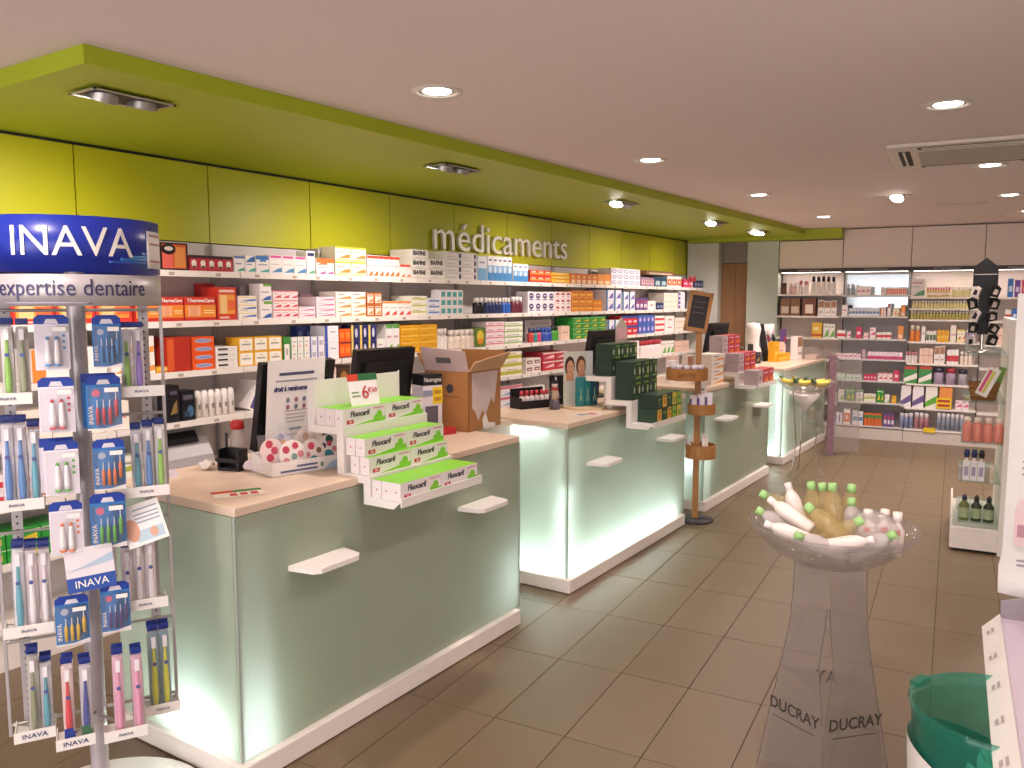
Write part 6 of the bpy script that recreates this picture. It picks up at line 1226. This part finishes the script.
for k, (x, y, zz, s, c, lab) in enumerate([(.02, .06, .44, .07, '#7fd0c0', 'turquoise plastic packet in the green tub, back'), (-.03, -.02, .42, .07, '#9adccd', 'pale turquoise packet in the green tub, front left'), (.08, -.04, .45, .06, '#c9ece4', 'whitish packet in the green tub, right'), (-.10, .03, .40, .045, '#7a4a3c', 'brown packet low in the green tub'), (.03, -.10, .38, .05, '#1f2226', 'black packet low in the green tub')]):
    bm = bmesh.new(); bmesh.ops.create_cube(bm, size=1.0); bmesh.ops.subdivide_edges(bm, edges=bm.edges, cuts=3, use_grid_fill=True); random.seed(30 + k)
    for q in bm.verts: q.co = Vector((q.co.x * s * 1.5, q.co.y * s, q.co.z * s * .8)) * random.uniform(.9, 1.1)
    me = bpy.data.meshes.new('soft_packet'); bm.to_mesh(me); bm.free(); me.materials.append(M(c, .35))
    tag(put('soft_packet', me, None, TB_ + Vector((x, y, zz)), 0, (R(random.uniform(-35, 35)), R(random.uniform(-35, 35)), random.uniform(0, 3))), lab, 'packet', 'soft packets in the green tub')
random.seed(14)
# ================================================================== near right gondola: shelf edge and poster
ng = thing('near_gondola', 'white shelf unit with sloped price edge at the lower right', 'shelves', UV(.0, 0, 0), R(TILT))
MB().box(.165, .75, .628, .60, 2.90, .648).build('shelf', M('#cfc3d0', .45, name='lilac_shelf'), ng); MB().box(.60, .75, 0, .64, 2.95, 1.75).build('back_panel', WHITE, ng); MB().box(.40, .75, 0, .60, 2.90, .14).build('plinth', WHITE, ng)
MB().prism([(.122, .612), (.126, .608), (.172, .655), (.168, .662)], 'y', .75, 2.88).build('sloped_edge', WHITEP, ng)
m = MB()
for k in range(10):
    y = 2.80 - k * .2; f = lambda t: (.1215 + .046 * t, .6125 + .05 * t)
    for t0, t1, w in ((.25, .4, .025), (.5, .62, .035)): m.quad([(f(t0)[0] - .0012, y, f(t0)[1] + .0012), (f(t1)[0] - .0012, y, f(t1)[1] + .0012), (f(t1)[0] - .0012, y - w, f(t1)[1] + .0012), (f(t0)[0] - .0012, y - w, f(t0)[1] + .0012)])
m.build('price_print', M('#b3a7a8', .6), ng)
MB().prism([(.17, .648), (.60, .648), (.60, .85), (.17, .70)], 'y', 2.885, 2.893).build('end_divider', clear('#c4bccb', .35, .1, 'lilac_acrylic', .5), ng)
for k in range(5): tag(put('lilac_carton', pbox('mauvespine', .12, .06, .18), None, UV(.24 + .0, 2.70 - .17 * k, .6485), R(TILT - 90)), ORDN[k] + ' farthest flat mauve carton on the sloped-edge shelf', 'box', 'mauve cartons on the sloped-edge shelf')
po = thing('poster', 'tall white poster with product pictures and curled lower corner, right edge', 'poster', UV(.172, 3.02, 0), R(TILT))
m = MB(); N_ = 24; v = []
for i in range(N_ + 1):
    zz = .70 + .95 * i / N_; yo = -.10 * max(0, (.80 - zz) / .10) ** 2 * .5 + .012 * math.sin(zz * 4)
    for x in (0, .40): v.append((x + (-.008 if zz < .8 else 0), yo - .10 * x * max(0, (.85 - zz)), zz - (.10 * x if zz < .72 else 0)))
m.add(v, [(2 * i, 2 * i + 1, 2 * i + 3, 2 * i + 2) for i in range(N_)], 0, True); o = m.build('sheet', PAPER, po); sl = o.modifiers.new('thickness', 'SOLIDIFY'); sl.thickness = .0015
words('DUCRAY', .06, INKD, po, (.16, -.016, 1.19)); 
for x, z0, c in [(.05, .85, '#e3c9c9'), (.12, .85, '#dfc4c6'), (.19, .85, '#e3c9c9'), (.26, .85, '#dcc2c4')]: MB().prism([(x - .022, z0), (x + .022, z0), (x + .022, z0 + .12), (x + .01, z0 + .15), (x - .01, z0 + .15), (x - .022, z0 + .12)], 'y', -.016, -.014).build('bottle_print', M(c, .6), po); MB().box(x - .014, -.017, z0 + .03, x + .014, -.016, z0 + .07).build('label_print', M('#b98a94', .6), po)
for z0, w in ((1.12, .1), (1.1, .12), (1.08, .09), (.80, .12), (.785, .1)): MB().box(.04, -.0165, z0, .04 + w * 2, -.0155, z0 + .006).build('text_line', M('#a79ca4', .6), po)
pp = MB().box(.2, .012, 0, .22, .03, 1.66).build('support_post', WHITE, po); MB().box(.1, -.1, 0, .32, .14, .012).build('support_foot', WHITE, po)

# ================================================================== glass gondola on the right
gg = thing('glass_gondola', 'white end display with glass shelves and low base on the right', 'shelves', UV(0, 0, 0), R(TILT))
GV0, GV1 = 5.97, 6.85
MB().box(.31, 5.95, 0, .352, GV1 + .02, 1.51).build('side_panel', WHITE, gg, bevel=.004); MB().box(.05, GV0 + .02, .02, .31, GV1, .16).build('base', WHITE, gg); MB().box(.06, GV0 + .04, 0, .30, GV1 - .02, .02).build('base_shadow_gap', BLACKM, gg)
MB().box(.044, GV0, .02, .31, GV0 + .018, .155).build('base_front', WHITE, gg); MB().box(.04, GV0 + .018, .02, .052, GV1, .235).build('base_lip', WHITE, gg); MB().box(.352, GV0, .02, .62, GV1, .16).build('base', WHITE, gg)
GZ = [1.29, .985, .72, .466, .20]
for z0 in GZ:
    MB().box(.075, GV0 + .01, z0 - .008, .309, GV1 - .1, z0).build('glass_shelf', clear('#bfe0d2', .12, .02, 'green_edge_glass', .6) if z0 == GZ[0] else bpy.data.materials['green_edge_glass'], gg)
    MB().box(.353, GV0 + .01, z0 - .008, .60, GV1 - .1, z0).build('glass_shelf', bpy.data.materials['green_edge_glass'], gg)
ar = thing('accessory_rack', 'black rotating accessory rack with pointed top on the highest glass shelf', 'rack', UV(.165, 6.12, GZ[0] + .0005), R(TILT))
MB().lathe([(0, 0), (.085, 0), (.085, .008), (.02, .02), (0, .02)], 24).build('chrome_foot', CHROME, ar); MB().cyl((0, 0, .02), (0, 0, .30), .012, n=12).build('chrome_pole', CHROME, ar)
MB().prism([(-.07, .36), (.07, .36), (.07, .55), (0, .61), (-.07, .55)], 'y', -.006, .006).build('sign', BLACKM, ar); MB().box(-.065, -.008, .50, .065, -.006, .506).build('sign_line', M('#b8aaa4', .5), ar); MB().box(-.03, -.05, .12, .03, .05, .40).build('core', BLACKM, ar)
random.seed(17)
for k in range(10):
    lv = k // 2; s = -1 if k % 2 else 1; pale = k % 4 == 1; hw = random.uniform(.026, .036); hh = random.uniform(.06, .078)
    m = MB().prism([(-hw, 0), (hw * .8, .004), (hw, hh * .8), (hw * .3, hh), (-hw * .9, hh * .9)], 'y', -.009, .009, 0)
    m.quad([(-hw * .5, -.0095, hh * random.uniform(.1, .3)), (hw * .4, -.0095, hh * .2), (hw * .5, -.0095, hh * .6), (-hw * .2, -.0095, hh * random.uniform(.6, .8))], 1)
    tag(m.build('accessory_card', [M('#d9ccc6', .5) if pale else BLACKM, BLACKM if pale else M('#cbbdb6', .5)], None, UV(.165, 6.12, 0) + Vector((s * .052, -.055, GZ[0] + .05 + .077 * lv)), rot=(R(random.uniform(-10, 10)), R(random.uniform(-25, 25)), R(TILT + s * 25))), '%s %s accessory card on the black rotating rack' % (['lowest', 'second', 'third', 'fourth', 'highest'][lv], 'left' if s < 0 else 'right'), 'card', 'accessory cards on the black rack')
bk_ = thing('wicker_basket', 'brown wicker basket on the second glass shelf', 'basket', UV(.19, 6.12, GZ[1] + .0005), R(TILT)); WK = M('#9a6a3c', .7, var=.3, scale=40, bump=.6, name='wicker')
m = MB(); m.lathe([(0, 0), (.07, 0), (.092, .11), (.096, .115), (.086, .115), (.066, .008), (0, .008)], 20, squash=.85); m.build('body', WK, bk_)
for zz, q in ((.03, .0765), (.06, .083), (.09, .089)): MB().lathe([(q, zz - .006), (q + .005, zz), (q, zz + .006)], 20, squash=.85).build('weave_band', WK, bk_)
o = tag(MB().box(-.035, -.006, 0, .035, .006, .19).box(-.026, -.0075, .02, -.008, -.006, .17, 1).box(-.004, -.0075, .02, .012, -.006, .17, 2).build('striped_box', [M('#e9e2de', .5), M('#d0507c', .5), M('#c9c84a', .5)], None, UV(.17, 6.00, GZ[1] + .04), rot=(R(-6), R(24), R(TILT))), 'white box with pink and yellow stripes leaning in the basket', 'box')
o = tag(MB().box(-.02, -.005, 0, .02, .005, .17).build('green_pack', [M('#6f9a3c', .5)], None, UV(.25, 6.10, GZ[1] + .05), rot=(R(-6), R(14), R(TILT))), 'slim green pack standing in the basket', 'pack')
PKB = M('#e08a78', .25, name='pink_gel')
pk_me = (MB().lathe([(0, 0), (.026, 0), (.028, .01), (.028, .105), (.02, .125), (0, .126)], 14).mesh('bottle_body', [PKB]), MB().lathe([(0, .124), (.02, .124), (.02, .158), (0, .16)], 12).mesh('cap', [M('#efd9d0', .35)]))
for k in range(4):
    t = thing('gel_bottle', ORDN[k] + ' pink gel bottle from left, third glass shelf', 'bottle', UV(.108 + .058 * k, 6.02, GZ[2] + .0005), group='pink gel bottles on the third glass shelf'); put('bottle_body', pk_me[0], t); put('cap', pk_me[1], t)
for k in range(3):
    t = thing('pump_bottle', ['left', 'middle', 'right'][k] + ' white boxed pump bottle on the fourth glass shelf', 'bottle', UV(.115 + .042 * k, 6.03, GZ[3] + .0005), R(TILT), 'white pump bottles on the fourth glass shelf')
    MB().box(-.019, -.02, 0, .019, .02, .125).build('body', M('#ece6ea', .4), t); MB().cyl((0, 0, .125), (0, 0, .15), .008, n=8).build('neck', WHITEP, t); MB().lathe([(0, .148), (.016, .148), (.018, .175), (.012, .2), (0, .2)], 10).build('pump_head', M('#2c3566' if k < 2 else '#22232a', .4), t); MB().box(-.012, -.0212, .03, .012, -.0202, .09).build('label', M('#a9a2bc', .5), t)
for k in range(3):
    t = thing('green_bottle', ['left', 'middle', 'right'][k] + ' dark green bottle with pale label on the lowest glass shelf', 'bottle', UV(.115 + .07 * k, 6.03, GZ[4] + .0005), R(TILT), 'dark green bottles on the lowest glass shelf')
    MB().lathe([(0, 0), (.03, 0), (.031, .01), (.031, .1), (.016, .12), (.014, .13), (0, .13)], 14).build('body', M('#3a4432' if k else '#6d7440', .2), t); MB().lathe([(.0315, .02), (.0315, .085)], 14).build('label', M('#9fb08a', .5), t); MB().lathe([(0, .13), (.014, .13), (.014, .16), (0, .16)], 10).build('cap', M('#2a2824', .4) if k else M('#2c3458', .4), t); MB().cyl((0, 0, .16), (.0, -.03, .175), .004, n=6).build('nozzle', BLACK, t)

# ================================================================== clear bowl table by the far counters
CT = Vector((-1.88, 7.80, 0)); ct = thing('bowl_table', 'small clear bowl on a conical holder with thin metal legs, far aisle', 'table', CT)
MB().lathe([(.0, .76), (.09, .765), (.19, .82), (.255, .885), (.26, .89), (.25, .89), (.185, .828), (.09, .773), (0, .768)], 36).build('bowl', ACRYL, ct)
MB().lathe([(.002, .60), (.13, .762), (.125, .762), (0, .606)], 28).build('cone', M('#ddd5d0', .35, name='white_cone'), ct)
for k in range(3):
    a = R(90 + 120 * k + 30); MB().tube([(.16 * math.cos(a), .16 * math.sin(a), .80), (.13 * math.cos(a), .13 * math.sin(a), .55), (.10 * math.cos(a), .10 * math.sin(a), .3), (.14 * math.cos(a), .14 * math.sin(a), .06), (.19 * math.cos(a), .19 * math.sin(a), .008)], .006, 8).build('leg', CHROME, ct)
for k, (x, y, rz, lab) in enumerate([(-.13, -.07, 165, 'leftmost'), (-.07, .05, 150, 'second'), (.0, -.08, 20, 'middle'), (.07, .03, 30, 'fourth'), (.14, -.05, 40, 'rightmost')]):
    t = thing('yellow_packet', lab + ' curved yellow and green packet in the far clear bowl', 'packet', CT + Vector((x, y, .875)), R(rz), 'curved packets in the far bowl'); m = MB()
    P_ = [(-.09, .04), (-.05, .0), (0, -.01), (.05, .0), (.09, .035)]; rs_ = [.012, .026, .03, .026, .012]
    for q in range(4): m.cyl((P_[q][0], 0, P_[q][1]), (P_[q + 1][0], 0, P_[q + 1][1]), rs_[q], rs_[q + 1], 10, 1 if q in (0,) else 0)
    m.build('body', [M('#d8c23a', .45), M('#2c4a2a', .5)], t); MB().cyl((.07, 0, .02), (.10, 0, .045), .018, .008, 8).build('tip', M('#23301f', .5), t)
pu = thing('purple_post_display', 'narrow purple speckled upright panel standing beside the fourth counter', 'panel', (-1.90, 8.97, 0), R(30))
MB().box(-.035, -.012, .012, .035, .012, 1.06).build('panel', M('#84646f', .5, var=.5, scale=30, name='purple_speckle'), pu); MB().box(-.06, -.05, 0, .06, .05, .012).build('foot', ACRYL, pu)
MB().box(.035, -.006, .05, .30, .006, 1.0).build('clear_wing', ACRYL, pu)
